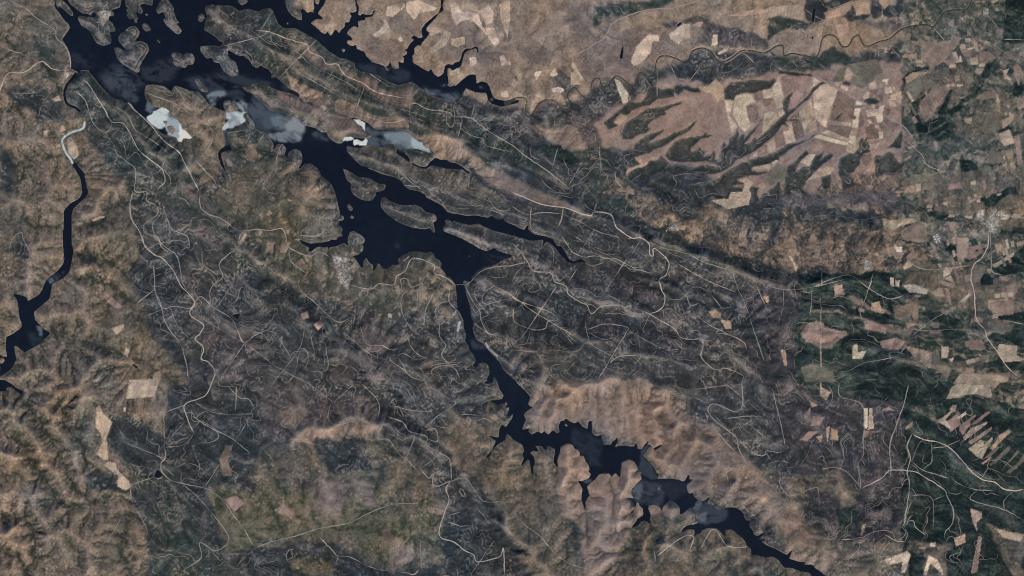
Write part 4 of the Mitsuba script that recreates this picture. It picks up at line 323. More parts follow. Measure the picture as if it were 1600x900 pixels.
def streaks(along, across, angle, seed):
    """Noise drawn out along a direction (degrees clockwise from east on the map)."""
    c, s = math.cos(math.radians(angle)), math.sin(math.radians(angle))
    u, v = (PX * c + PY * s) / STEP, (-PX * s + PY * c) / STEP
    u, v = u - u.min(), v - v.min()
    r = np.random.default_rng(seed).standard_normal((int(v.max()) + 3, int(u.max()) + 3)).astype(np.float32)
    r = ndi.gaussian_filter(r, (across / STEP, along / STEP))
    return ndi.map_coordinates(r / r.std(), [v, u], order=1)


W1x, W1y, W2x, W2y = noise(10, 1), noise(10, 2), noise(3, 3), noise(3, 4)


def mask(poly, ragged=0.0, x=None, y=None):
    """Which grid points lie in the outline; ragged: how far, in survey units, its edge strays."""
    out = np.zeros((NY, NX), bool)
    p = shapely.Polygon(poly)
    p = p if p.is_valid else shapely.make_valid(p)
    b = p.bounds
    m = 3 * ragged + 2
    i0, i1 = np.searchsorted(gx, [b[0] - m, b[2] + m])
    j0, j1 = np.searchsorted(gy, [b[1] - m, b[3] + m])
    if i1 <= i0 or j1 <= j0:
        return out
    w = (slice(j0, j1), slice(i0, i1))
    shapely.prepare(p)
    out[w] = shapely.contains_xy(p, PX[w] + ragged * (0.6 * W1x[w] + 0.4 * W2x[w]), PY[w] + ragged * (0.6 * W1y[w] + 0.4 * W2y[w]))
    return out


def near_line(pts, reach):
    """Distance from every grid point to the line, up to reach (larger beyond)."""
    d = np.full((NY, NX), 1e9)
    b = pts.min(0) - reach, pts.max(0) + reach
    i0, i1 = np.searchsorted(gx, [b[0][0], b[1][0]])
    j0, j1 = np.searchsorted(gy, [b[0][1], b[1][1]])
    if i1 > i0 and j1 > j0:
        w = (slice(j0, j1), slice(i0, i1))
        d[w] = shapely.distance(shapely.LineString(pts), shapely.points(PX[w], PY[w]))
    return d


# ---------------------------------------------------------------- water outlines -> a signed distance to the shore
def fractal_edge(poly, amp, seed):
    """The outline with small irregular coves added between its surveyed points."""
    rng = np.random.default_rng(seed)
    p = smooth_line(poly, 2.2, True) * 0.35 + 0.65 * resample(poly, 2.2)
    n = rng.standard_normal((len(p), 2))
    n = 0.6 * n + ndi.gaussian_filter1d(rng.standard_normal((len(p), 2)), 2, axis=0, mode='wrap') * 1.6
    return p + amp * n


def resample(poly, step):
    out, q = [], np.vstack([poly, poly[:1]])
    for b, c in zip(q[:-1], q[1:]):
        n = max(1, int(np.linalg.norm(c - b) / step))
        out.append(b + (c - b) * (np.arange(n) / n)[:, None])
    return np.vstack(out)


def valid(p):
    p = shapely.Polygon(p)
    return p if p.is_valid else p.buffer(0)


lake = valid(fractal_edge(RESERVOIR, 0.28, 5))
lake = shapely.union_all([lake] + [valid(fractal_edge(r, 0.28, 6 + k)) for k, r in enumerate(RIVERS)] + [valid(fractal_edge(parse(s), 0.08, 20 + k)) for k, s in enumerate(PONDS)])
for k, (s, _) in enumerate(ISLANDS):
    lake = lake.difference(valid(fractal_edge(parse(s), 0.22, 40 + k)))
for s, w, kind, _ in STREAMS:
    lake = lake.union(shapely.LineString(smooth_line(parse(s), 1.0)).buffer(w / 2))
# the ridge of the dams and the land round them stay dry
DAM = parse("E 186,108 243,136")
lake = lake.difference(shapely.LineString(DAM).buffer(0.55))
fx, fy = np.arange(X0 - STEP / 4, X1 + STEP / 2, STEP / 2), np.arange(Y0 - STEP / 4, Y1 + STEP / 2, STEP / 2)
fx, fy = fx[:2 * NX], fy[:2 * NY]
shapely.prepare(lake)
wet = np.zeros((2 * NY, 2 * NX), bool)
FX, FY = np.meshgrid(fx, fy)
for j in range(0, 2 * NY, 128):
    for i in range(0, 2 * NX, 128):
        w = (slice(j, j + 128), slice(i, i + 128))
        box = shapely.box(fx[i], fy[j], fx[min(i + 127, 2 * NX - 1)], fy[min(j + 127, 2 * NY - 1)])
        if lake.contains(box):
            wet[w] = True
        elif lake.intersects(box):
            wet[w] = shapely.contains_xy(lake, FX[w], FY[w])
sd = (ndi.distance_transform_edt(~wet) - ndi.distance_transform_edt(wet)) * STEP / 2      # survey units, > 0 on land
sd = ndi.gaussian_filter(sd, 0.9).reshape(NY, 2, NX, 2).mean((1, 3))
del wet, FX, FY

# ---------------------------------------------------------------- the lie of the land: uplift along the ridges, then rivers cut it
RIDGES = [("115,112 160,150 200,190 290,280 340,340 420,420 520,520 600,600 680,700 760,790 860,900 900,960", 14, 1.3), ("140,113 215,180 300,260 360,330", 9, .7), ("330,25 440,85 560,155 640,190 720,225 800,265 920,335 1010,365 1100,402 1240,450 1330,432 1400,460 1420,480", 9, 1.5),
          ("390,150 480,190 540,215", 8, .6), ("560,240 620,265 700,305 800,340 930,400 1040,440 1150,470", 7, 1.0), ("700,358 780,385 830,405 900,455 1000,490 1060,520 1150,560 1220,610", 9, 1.1), ("740,430 810,460 900,520 970,545 1040,560 1090,580", 8, 1.1), ("750,540 800,575", 3, 1.6),
          ("840,600 900,606 1000,598 1080,616 1110,655", 14, .75), ("455,690 520,650 600,655 640,690", 14, .7), ("520,530 620,560 700,620", 9, .8), ("1250,470 1330,490 1420,505 1520,515 1640,520", 5, .9), ("1250,520 1350,540 1420,560 1500,572 1640,600", 5, .9), ("1260,560 1330,585 1400,570", 5, .7),
          ("1408,660 1460,690 1520,735 1600,765 1640,775", 8, .9), ("1420,780 1480,790 1500,830", 7, .7), ("1250,640 1300,700 1310,760 1360,790", 8, .8), ("570,272 590,290", 5, .35), ("610,315 660,340", 6, .45), ("205,270 150,330 120,470 160,560 100,640", 18, .8), ("i -60,280 60,320 130,380 210,480 280,530", 15, .8), ("i 60,120 160,250 240,330 330,420 400,450", 13, .8), ("i 230,120 300,220 370,320 440,400", 12, .7), ("i -60,600 0,560 60,620 40,700 80,800", 14, .6), ("i 170,600 210,700 280,720 320,800", 14, .6), ("i 330,700 420,740 400,840", 13, .5), ("i -60,60 60,60 110,140", 12, .6), ("30,300 50,420 10,480", 16, .8),
          ("400,330 460,300 480,340", 10, .7), ("300,190 340,260", 8, .5), ("880,760 885,690", 6, .7), ("970,820 980,700", 7, .7), ("1150,760 1090,690 1020,630", 10, .9), ("1000,860 1120,850 1180,880", 14, .8), ("1450,600 1560,620 1640,600", 14, .5)]
land = sd > 0
up = 0.34 + 0.10 * np.clip(noise(45, 11), -2, 2) + 0.06 * noise(12, 12)
plain = ndi.gaussian_filter(sum(mask(parse(s), 4).astype(np.float32) for s in ("930,200 1040,120 1270,108 1410,95 1410,300 1200,310 1000,290", "440,-60 1700,-60 1700,60 1400,80 1030,110 760,160 560,90", "1409,-60 1700,-60 1700,660 1600,620 1410,430")), 10)
up *= 1 - 0.62 * np.clip(plain, 0, 1)
up[...] = np.where(mask(parse("330,770 440,690 640,690 700,830 600,880 340,860"), 8), up * 0.6, up)
ridge = np.zeros((NY, NX))
for s, w, a in RIDGES:
    p = smooth_line(parse(s), 2)
    p = p + 0.9 * w * ndi.gaussian_filter1d(np.random.default_rng(len(s)).standard_normal(p.shape), 6, axis=0, mode='nearest')
    d = near_line(p, 4 * w)
    ridge = np.maximum(ridge, a * np.clip(1 + 0.25 * noise(9, 16), 0.4, 1.6) * np.exp(-((d + 0.3 * w * W1x) / (1.15 * w)) ** 2))
up = up + 0.5 * ridge
gully = np.zeros((NY, NX), bool)
for s in GULLIES:
    gully |= mask(parse(s), 1.0)
gully_d = ndi.distance_transform_edt(gully) * STEP
up = np.where(gully, up * 0.25, up)
steep = ndi.gaussian_filter(sum(mask(parse(s), 6).astype(np.float32) for s in ('824,640 835,612 930,592 1010,592 1085,640 1170,730 1260,830 1250,890 1080,770 900,660', '870,690 1010,700 1095,800 1000,900 930,1000 870,790', '-60,560 100,560 200,640 240,800 200,1000 -60,1000', '455,690 520,640 600,645 640,700 560,720')), 6)
up = up * (1 + 0.38 * np.clip(steep, 0, 1))


def carve(h, dx, U, sea, rounds, k=0.055, soft=0.0, jitter=None):
    """Stream-power erosion on a grid: every round finds where each cell drains, how much land drains through it, and lowers it towards its receiver."""
    ny, nx = h.shape
    n = h.size
    idx = np.arange(n).reshape(ny, nx)
    inner = np.zeros((ny, nx), bool)
    inner[1:-1, 1:-1] = True
    fixed = (sea | ~inner).ravel()
    for turn in range(rounds):
        best, rec, run = np.zeros((ny - 2, nx - 2)), idx[1:-1, 1:-1].copy(), np.full((ny - 2, nx - 2), dx)
        for q, (j, i) in enumerate([(-1, 0), (1, 0), (0, -1), (0, 1), (-1, -1), (-1, 1), (1, -1), (1, 1)]):
            dist = dx * math.hypot(i, j)
            s = (h[1:-1, 1:-1] - h[1 + j:ny - 1 + j, 1 + i:nx - 1 + i]) / dist * jitter[q][1:-1, 1:-1]
            better = s > best
            best[better], rec[better], run[better] = s[better], idx[1 + j:ny - 1 + j, 1 + i:nx - 1 + i][better], dist
        r, ln = idx.copy(), np.full((ny, nx), dx)
        r[1:-1, 1:-1], ln[1:-1, 1:-1] = rec, run
        r, ln = r.ravel(), ln.ravel()
        r[fixed] = np.arange(n)[fixed]
        root = r == np.arange(n)
        area, ptr = np.append(np.ones(n), 0.0), np.append(np.where(root, n, r), n)
        for _ in range(12):
            area = area + np.bincount(ptr, area, n + 1)
            area[n] = 0
            ptr = ptr[ptr]
        f = k * np.sqrt(area[:n]) * (dx / ln) * 1.0
        a = np.where(fixed, h.ravel(), np.where(root, h.ravel() + U.ravel(), (h.ravel() + U.ravel()) / (1 + f)))
        b = np.where(root | fixed, 0.0, f / (1 + f))
        ptr = r.copy()
        for _ in range(12):
            a, b, ptr = a + b * a[ptr], b * b[ptr], ptr[ptr]
        h = a.reshape(ny, nx)
        if soft:
            g = ndi.gaussian_filter(h, soft)
            h = np.where(fixed.reshape(ny, nx), h, g)
    return h, area[:n].reshape(ny, nx)


VALLEYS = """i 640,560 560,530 430,555 330,575 250,510 190,420 130,330 60,250 -60,200|i 430,555 350,480 300,390 250,280 190,190 140,110 130,40|i 600,490 540,480 470,420 400,320 330,220 300,120|R 480,540 640,600 800,600 1000,640|e 230,650 350,680 480,720 600,760 700,800|e 340,280 430,290 520,330 600,400 640,420|e 330,390 450,420 560,480 640,560
e 300,150 200,170 100,150 -60,130|e 335,170 420,150 500,100 560,40|a -60,880 60,860 150,780 250,720 330,740 370,800|a 290,440 200,440 100,480 -60,560|a 290,440 190,290 60,200 -60,120|i 150,1000 130,900 60,800 -60,780|i 640,1000 620,880 560,780 620,600|i -60,640 60,600 130,640 160,760 130,900
j 150,1000 150,760 240,690 420,670 520,600 600,570 680,500 740,420|j 240,690 150,550 80,400 0,300 i 1150,250 e 1150,780 1000,640|j 150,760 80,600 20,500 i 1120,420|j 420,670 740,720 870,760 p 720,890 760,970|j 210,560 230,480 280,400|j 430,660 400,560 350,450 330,350|j 560,580 560,480 600,380 600,300|j 320,690 270,600 280,480
f 330,900 300,700 250,560 180,480 60,400|L 300,640 200,640 f 700,640 640,560 560,530 430,500|f 760,700 690,560|j 640,60 700,160 800,220 880,330 930,440 1000,560 1100,700 1180,800|K 935,600 1050,600 g 450,350 640,380 740,400 850,440 1000,520 1100,640 1180,800 l 100,300|g 20,500 100,450 300,520 500,600 700,650 900,700 1000,800|L 480,600 560,560 700,560 g 120,600
M 790,560 900,470 1000,420 1100,420|c 65,500 0,600 -60,560|c 280,480 330,520 400,560|c 410,560 420,700 500,820 580,900 g 620,200|c 1000,470 860,480|h 1200,160 1000,140 880,110 740,80 620,60 400,120 200,150 60,120|h 1050,350 960,320 880,320 820,250 760,190|h 1200,620 1000,560 700,660 500,650 300,690 150,740 140,850|h 600,640 450,560 300,500 140,460|l 1200,540 1000,480 850,480 760,560 700,700 660,850 700,1000|l 850,480 760,380 700,260
l 200,1000 330,800 420,640 440,560 400,420|l 440,560 560,500 600,300|l 60,760 160,640 200,500 250,400|l 940,1000 960,760 1000,640|O 832,318 950,260 1060,200|O 640,200 620,100|O 380,250 400,120 380,0|O 560,300 520,160 500,0|N 560,700 600,900|P 150,660 160,800 150,960|P 360,700 370,850|Q 100,700 160,900|Q 260,760 270,900|j 1080,330 1040,460 1100,600|N 100,520 60,700 80,900|N 530,670 480,800 440,960|k 365,180 352,120 345,60|k 255,165 250,90|k 310,180 300,100|k 490,245 475,170 465,70|k 580,275 555,180 540,80|k 637,265 625,180 610,90|k 700,290 720,210 690,130|k 160,110 180,60|k 415,240 410,140 400,60|k 530,280 515,170|k 760,330 800,250 850,200|k 830,430 850,360 900,320|k 910,540 960,480 1020,430"""
drain = np.zeros((NY, NX))
valley = np.zeros((NY, NX), bool)
shore_d = ndi.gaussian_filter(np.clip(sd, 0, None), 2)
edge_d = np.minimum(np.minimum(PX - X0, X1 - PX), np.minimum(PY - Y0, Y1 - PY)) + 50
for s in VALLEYS.replace('\n', '|').split('|'):
    p = smooth_line(parse(s), 0.5)
    n = ndi.gaussian_filter1d(np.random.default_rng(len(s)).standard_normal(p.shape), 7, axis=0, mode='nearest')
    p = p + 9 * n + 3 * ndi.gaussian_filter1d(np.random.default_rng(len(s) + 1).standard_normal(p.shape), 3, axis=0, mode='nearest')
    i, j = np.round((p[:, 0] - X0) / STEP).astype(int), np.round((p[:, 1] - Y0) / STEP).astype(int)
    ok = (i >= 0) & (i < NX) & (j >= 0) & (j < NY)
    valley[j[ok], i[ok]] = True
valley &= land
valley_d = ndi.distance_transform_edt(~valley) * STEP
floor = 0.30 * np.minimum(shore_d, edge_d)                   # how high the valley floors lie

half = (slice(None, None, 2), slice(None, None, 2))
jit = lambda shape, seed: [1 + 0.45 * (np.random.default_rng(seed + q).random(shape) - 0.5) for q in range(8)]
grow = ndi.maximum_filter(valley, 2)
h2 = (floor + 1.1 * np.clip(np.minimum(valley_d, np.clip(sd, 0, None)), 0, 70) ** 0.8 + 1.5 * np.clip(noise(6, 13), -2, 2) + 3 + 16 * ridge)[half]
sea2 = ~land[half]
h2 = np.where(sea2, 0, np.where(grow[half], floor[half], h2))
h2, _ = carve(h2, 1.0, up[half] * 3.0, sea2 | grow[half], 90, soft=0.42, jitter=jit(h2.shape, 100))
h = ndi.zoom(h2, 2, order=1)[:NY, :NX]
if h.shape != (NY, NX):
    h = np.pad(h, ((0, NY - h.shape[0]), (0, NX - h.shape[1])), mode='edge')
h = np.where(land, np.maximum(h, 0.5) + 1.2 * noise(1.6, 14), 0)
h, area = carve(h, 1.0, up * 1.2, ~land | (valley & (h < floor + 4)), 16, soft=0.45, jitter=jit(h.shape, 200))
h = 1.2 * h * (1 + 0.12 * ndi.gaussian_filter((up > 0.3).astype(np.float32), 8))
# heights in metres: gentle foreshore, deep water
z = np.where(sd > 0, np.minimum(h, 17 * sd + 8) + 9 * np.clip(sd, 0, 0.6), 22 * sd)
z = np.where((sd > 0) & gully, z - 30 * np.clip(gully_d / 4, 0, 1), z)
z = np.where(sd > 0, np.maximum(z, 9 * np.clip(sd, 0, 1.5)), z)
z += np.where(sd > 1.5, 1.3 * noise(1.2, 15), 0)

# ---------------------------------------------------------------- land cover: three tones (hollow, slope, crest) for each kind of cover, in sRGB as seen from above
TONES = {'SC': ((43, 50, 53), (64, 68, 69), (114, 110, 106)), 'DS': ((39, 46, 49), (52, 59, 61), (94, 94, 92)), 'PS': ((54, 57, 60), (82, 79, 79), (116, 108, 105)), 'DP': ((42, 48, 51), (63, 63, 65), (100, 93, 92)),
         'GS': ((42, 53, 51), (59, 68, 65), (108, 105, 98)), 'GB': ((66, 69, 63), (94, 90, 81), (122, 111, 99)), 'BR': ((56, 61, 54), (107, 98, 86), (142, 125, 111)), 'BRM': ((88, 81, 76), (114, 102, 95), (136, 121, 111)), 'BRL': ((100, 91, 82), (132, 117, 106), (154, 138, 125)),
         'OL': ((60, 62, 56), (98, 92, 81), (124, 113, 99)), 'OV': ((60, 66, 59), (90, 87, 77), (130, 119, 105)), 'PA': ((56, 65, 54), (95, 92, 77), (126, 114, 99)), 'BH': ((82, 77, 71), (129, 112, 102), (152, 134, 123)), 'GG': ((58, 64, 60), (93, 88, 79), (128, 115, 102)),
         'NP': ((96, 90, 79), (135, 118, 103), (166, 146, 126)), 'PL': ((114, 99, 92), (135, 116, 107), (152, 133, 121)), 'MX': ((62, 64, 61), (112, 98, 86), (142, 122, 103)), 'GM': ((50, 63, 58), (93, 92, 84), (132, 122, 109)), 'EM': ((44, 57, 53), (82, 84, 75), (124, 113, 100)),
         'CF': ((24, 36, 36), (36, 49, 47), (62, 74, 69)), 'TW': ((94, 95, 90), (136, 132, 125), (172, 167, 159)), 'RK': ((110, 112, 114), (142, 144, 146), (165, 165, 165)), 'CFL': ((36, 50, 47), (56, 68, 63), (88, 92, 86))}
CODES = list(TONES)
TONE = np.array([TONES[c] for c in CODES], float)
SEEN = 0.0                                                            # filled in below
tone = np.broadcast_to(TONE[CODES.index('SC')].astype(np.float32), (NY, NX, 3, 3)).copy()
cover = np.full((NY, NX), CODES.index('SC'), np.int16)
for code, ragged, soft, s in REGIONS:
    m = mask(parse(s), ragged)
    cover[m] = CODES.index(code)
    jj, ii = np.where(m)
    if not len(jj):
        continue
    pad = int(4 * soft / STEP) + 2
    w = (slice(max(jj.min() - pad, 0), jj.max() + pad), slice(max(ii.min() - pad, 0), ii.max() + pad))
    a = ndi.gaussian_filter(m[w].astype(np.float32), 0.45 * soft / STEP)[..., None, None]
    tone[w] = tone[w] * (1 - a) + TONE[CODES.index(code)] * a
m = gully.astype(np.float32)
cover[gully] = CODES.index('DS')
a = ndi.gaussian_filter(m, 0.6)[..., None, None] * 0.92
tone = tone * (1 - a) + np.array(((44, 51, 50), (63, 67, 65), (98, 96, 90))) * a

tone = tone * 0.86 + 0.14 * tone.mean(-1, keepdims=True)
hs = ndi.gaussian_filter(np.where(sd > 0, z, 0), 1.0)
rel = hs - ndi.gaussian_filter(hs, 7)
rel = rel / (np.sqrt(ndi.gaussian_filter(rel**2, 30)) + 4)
wetness = np.clip((np.log(area + 1) - 2.2) / 3.5, 0, 1)
wetness = ndi.gaussian_filter(wetness, 0.7)
code_of = lambda *names: np.isin(cover, [CODES.index(n) for n in names])
rough = ndi.gaussian_filter(code_of('SC', 'DS', 'GS', 'GB', 'PS', 'DP').astype(np.float32), 3)
flat = ndi.gaussian_filter(code_of('PL').astype(np.float32), 2)
mosaic = ndi.gaussian_filter(code_of('GM', 'EM', 'MX', 'OV').astype(np.float32), 2)
woods = ndi.gaussian_filter(code_of('CF', 'CFL').astype(np.float32), 1.5)
ridged = ndi.gaussian_filter(code_of('CF', 'CFL', 'EM').astype(np.float32), 1.5)
smooth_land = ndi.gaussian_filter(code_of('BH', 'BRL', 'PL', 'NP', 'BRM').astype(np.float32), 2)
busy = 1 - 0.45 * smooth_land
tilled0 = ndi.gaussian_filter(code_of('NP', 'PL').astype(np.float32), 2)
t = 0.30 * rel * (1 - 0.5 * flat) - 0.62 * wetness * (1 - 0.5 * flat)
t = t + busy * (0.08 * noise(14, 21) + 0.15 * np.tanh(4 * noise(5, 22) + 1.2 * noise(1.5, 44)) + 0.14 * np.tanh(2.5 * noise(1.9, 23)) + 0.13 * noise(0.9, 24)) * (1 - 0.30 * rough) - 0.17 * rough
warp = lambda f: ndi.map_coordinates(f, [(PY - Y0) / STEP + 5 * W1y, (PX - X0) / STEP + 5 * W1x], order=1, mode='nearest')
# hair lines: goat paths, fire breaks and dry beds (thin lines where a smooth field changes sign)
def veins(sigma, seed, width):
    n = noise(sigma, seed) + 0.25 * noise(2.5, seed + 1)
    return np.exp(-(n / (width / STEP * (np.hypot(*np.gradient(n)) + 1e-3))) ** 2)


browns = ndi.gaussian_filter(code_of('BR', 'BRM', 'BRL', 'GB', 'GG', 'MX', 'OL', 'PA').astype(np.float32), 2)
t = t + (0.42 * rough + 0.28 * browns + 0.15 * tilled0) * (veins(8, 81, 0.55) * np.clip(0.5 + noise(15, 83), 0, 1) + veins(13, 84, 0.6) * np.clip(0.5 - noise(15, 83), 0, 1))
t = t - (0.30 * browns + 0.22 * rough) * veins(7, 86, 0.8) * np.clip(0.3 + noise(12, 88), 0, 1)
# brush and trees along the valley floors
brush = np.exp(-(valley_d / (3.2 + 1.3 * noise(7, 89))) ** 2) * np.clip(0.9 + 0.5 * noise(5, 90), 0, 1.3)
wide = np.exp(-((valley_d - 4 * noise(9, 91)) / 11) ** 2)
hilly = ndi.gaussian_filter(code_of('BR', 'OL', 'GG').astype(np.float32), 3)
t = t - browns * 0.55 * brush - hilly * 0.42 * wide * (np.tanh(3 * noise(4, 92)) * 0.5 + 0.5)
east = np.clip((PX - 1200) / 60, 0, 1) * np.clip((660 - PY) / 20, 0, 1)
t = t + ridged * (0.30 * east * warp(streaks(16, 1.3, 12, 93)) + 0.20 * warp(streaks(7, 1.0, 20, 94))) + woods * (0.55 * veins(9, 95, 0.55) * np.clip(0.4 + noise(10, 97), 0, 1) - 0.10)
# beds of rock and old terraces that follow the slopes of the scrub ridges: pale broken lines along the contours
zs = ndi.gaussian_filter(z, 1.2) + 7 * noise(8, 38)
slope = np.hypot(*np.gradient(zs)) + 0.3
band = np.exp(-((((zs / 27.0) % 1) - 0.5) * 27.0 / (0.75 * slope)) ** 2) * np.clip(1.3 * noise(7, 39) - 0.1, 0, 1.5) * np.clip(slope / 4, 0, 1)
folds = warp(streaks(34, 2.6, 25, 98))
t = t + rough * 0.26 * np.tanh(1.8 * folds)
t = t + (rough + 0.6 * woods) * (0.62 * band + 0.12 * warp(streaks(6, 1.0, 27, 25)) + 0.08 * warp(streaks(12, 2.2, 30, 26)))
# small fields, orchards and copses of the farmed country: country that has been divided again and again
def divide(size, least, seed):
    """Ids of a patchwork over a size x size square (half-unit cells), made by splitting rectangles until they are about as small as least."""
    rng = np.random.default_rng(seed)
    out, todo, n = np.zeros((size, size), np.int32), [(0, 0, size, size)], 0
    while todo:
        x, y, w, d = todo.pop()
        if max(w, d) < least * rng.uniform(1.0, 2.6) or min(w, d) < 4:
            n += 1
            out[y:y + d, x:x + w] = n
        elif w > d * rng.uniform(0.6, 1.5):
            c = int(w * rng.uniform(0.3, 0.7))
            todo += [(x, y, c, d), (x + c, y, w - c, d)]
        else:
            c = int(d * rng.uniform(0.3, 0.7))
            todo += [(x, y, w, c), (x, y + c, w, d - c)]
    return out


def patchwork(angle, least, seed, bend):
    ids = divide(3600, least, seed)
    c, s = math.cos(math.radians(angle)), math.sin(math.radians(angle))
    x, y = PX - 800 + bend * W1x, PY - 450 + bend * W1y
    q = ids[np.clip(((y * c - x * s) * 2 + 1800).astype(int), 0, 3599), np.clip(((x * c + y * s) * 2 + 1800).astype(int), 0, 3599)]
    r = np.random.default_rng(seed + 1).standard_normal(ids.max() + 1)
    hedge = (q != np.roll(q, 1, 0)) | (q != np.roll(q, 1, 1))
    return r[q], hedge


pa, ha = patchwork(14, 15, 301, 2.5)
pb, hb = patchwork(-33, 13, 302, 2.5)
which = noise(22, 28) > 0
cell, hedge = np.where(which, pa, pb), np.where(which, ha, hb)
wild = np.tanh(2.2 * (0.55 * noise(3, 27) + 0.6 * noise(8, 41)))
t = t + mosaic * (0.46 * cell * (wild > -0.35) + 0.42 * np.minimum(wild, 0.25) - 0.32 * hedge * (noise(6, 42) > -0.3))
tilled = ndi.gaussian_filter(code_of('NP', 'BRL', 'PA', 'BRM').astype(np.float32), 2)
pc, hc = patchwork(24, 42, 303, 5)
t = t + tilled * 0.16 * pc + ndi.gaussian_filter(code_of('TW').astype(np.float32), 1) * 0.4 * noise(0.8, 43)
# thinly wooded ground: scattered dark crowns, bare crests
bare = np.clip(noise(1.1, 29) + 0.9 * noise(9, 30) - 1.25, 0, 1.6) * (rough + 0.7 * browns)
t = t + 0.62 * bare * np.clip(0.6 + 0.5 * noise(1.0, 46), 0, 1.5)
t = t + 0.62 * (t - ndi.gaussian_filter(t, 1.6))
bareh = ndi.gaussian_filter(code_of('BH', 'BRL').astype(np.float32), 2)
t = t - bareh * (0.25 * wetness + 0.3 * brush * np.clip(noise(4, 99), 0, 1))
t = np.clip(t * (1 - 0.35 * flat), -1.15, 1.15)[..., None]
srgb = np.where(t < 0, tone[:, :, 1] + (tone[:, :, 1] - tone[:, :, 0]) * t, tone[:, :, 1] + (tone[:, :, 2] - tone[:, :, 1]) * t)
# warm and cool soils
srgb = srgb * (1 + 0.02 * noise(18, 31)[..., None] * np.array([1.0, 0.1, -0.9]) + 0.03 * noise(4, 32)[..., None] + 0.045 * noise(0.75, 40)[..., None])
# speckle of scattered trees on the open plains
open_land = ndi.gaussian_filter(code_of('NP', 'BRL', 'BRM', 'BR', 'OL', 'PA', 'MX').astype(np.float32), 2)
srgb = srgb * (1 - 0.16 * np.clip(noise(0.55, 33) - 0.9, 0, 2) * open_land)[..., None]
# pale bare shore between high and low water
shore = np.exp(-((sd - 0.8) / 0.85) ** 2) * np.clip(0.55 + 0.35 * noise(6, 34), 0, 1)
shore = np.where(sd > -0.5, shore, 0)[..., None] * 0.68
srgb = srgb * (1 - shore) + np.array([138, 126, 112]) * shore

# ---------------------------------------------------------------- fields (parcels), ponds, sandbars as patches of the same ground
PARCEL_TONE = {'P': (181, 162, 142), 'B': (160, 141, 122), 'N': (136, 116, 106), 'M': (118, 101, 92), 'G': (100, 98, 88), 'O': (164, 136, 115), 'W': (192, 182, 164)}
PARCEL_NAME = {'P': 'pale stubble', 'B': 'beige', 'N': 'pinkish brown', 'M': 'brown ploughed', 'G': 'grey-green', 'O': 'orange-tinged bare', 'W': 'almost white'}
piece = np.zeros((NY, NX), np.int32)              # 0 = open country, else the number of the patch
parcels = []
rng = np.random.default_rng(7)
outlines = [(w[0], parse(w[2:])) for w in PARCELS.replace('\n', '|').split('|') if len(w.split()) > 4]
# small strips of the eastern plain: rows of narrow fields in the country between the towns
for cx, cy, deg, rows, cols, wu, wv in [(1440, 95, 12, 3, 4, 9, 6), (1380, 68, 8, 3, 5, 6, 5), (1425, 290, -8, 3, 8, 8, 5), (1470, 310, -12, 3, 7, 7, 6), (1530, 60, 20, 3, 4, 8, 6), (1560, 255, -30, 4, 5, 8, 5), (1585, 245, 65, 4, 3, 10, 6), (1500, 385, 75, 4, 6, 12, 5), (1530, 300, -25, 3, 6, 7, 5), (1500, 330, 5, 2, 4, 9, 6), (1430, 160, 60, 3, 3, 14, 6), (1450, 140, 65, 2, 4, 12, 4),
                                        (1480, 440, 80, 2, 5, 12, 5), (1570, 380, 70, 3, 5, 11, 5), (1560, 450, -5, 3, 4, 11, 8), (1550, 490, 5, 2, 5, 11, 8), (1340, 480, 20, 1, 3, 8, 6), (1520, 560, -15, 2, 4, 12, 8), (1500, 640, 35, 2, 3, 10, 5), (1360, 150, 15, 3, 4, 7, 6), (1330, 165, 20, 3, 3, 8, 7), (1375, 190, 60, 3, 3, 8, 6), (1590, 180, 40, 2, 4, 9, 5), (1570, 160, -40, 3, 3, 8, 6)]:
    c, s = math.cos(math.radians(deg)), math.sin(math.radians(deg))
    for v in range(rows):
        u = -cols * wu / 2
        while u < cols * wu / 2:
            w = wu * rng.uniform(0.5, 1.4)
            if rng.random() < 0.62:
                q = np.array([(u, v * wv), (u + w * 0.93, v * wv + rng.normal(0, .4)), (u + w * 0.93 + rng.normal(0, .5), v * wv + wv * rng.uniform(.7, .95)), (u, v * wv + wv * rng.uniform(.75, .95))])
                outlines.append((rng.choice(list('PBBNNMMGGG')), np.stack([cx + q[:, 0] * c - q[:, 1] * s, cy + q[:, 0] * s + q[:, 1] * c], 1)))
            u += w
for tone_key, poly in outlines:
    m = mask(poly, 0.22) & (sd > 0.8) & ~((piece > 0) & (rng.random() < 0.5)) & ~gully
    if m.sum() < 4:
        continue
    parcels.append((tone_key, poly))
    piece[m] = len(parcels)
    e = m & ~ndi.binary_erosion(m)
    base = (0.84 * np.array(PARCEL_TONE[tone_key]) + 0.16 * np.mean(PARCEL_TONE[tone_key])) * (1 + rng.normal(0, 0.035)) * (1 + rng.normal(0, 0.012, 3))
    if poly[:, 0].mean() > 1412 and poly[:, 1].mean() < 600:
        base = 0.76 * base + 0.24 * np.array([108, 104, 94])
    ang = rng.uniform(0, 180)
    furrow = np.sin((PX[m] * math.cos(ang) + PY[m] * math.sin(ang)) * rng.uniform(1.0, 1.9))
    texture = 1 + 0.035 * furrow + 0.05 * noise(3, 35)[m] + 0.045 * noise(0.7, 36)[m] - 0.05 * np.clip(noise(1.5, 37)[m] - 1.3, 0, 1)
    srgb[m] = base * texture[:, None]
    srgb[e] *= 0.9 if rng.random() < 0.6 else 1.04
    z[m] += 1.0
m = mask(parse(SANDBARS), 0.2) & (sd > 0.3) & (sd < 3)
srgb[m] = 0.4 * srgb[m] + 0.6 * np.array([150, 136, 122])

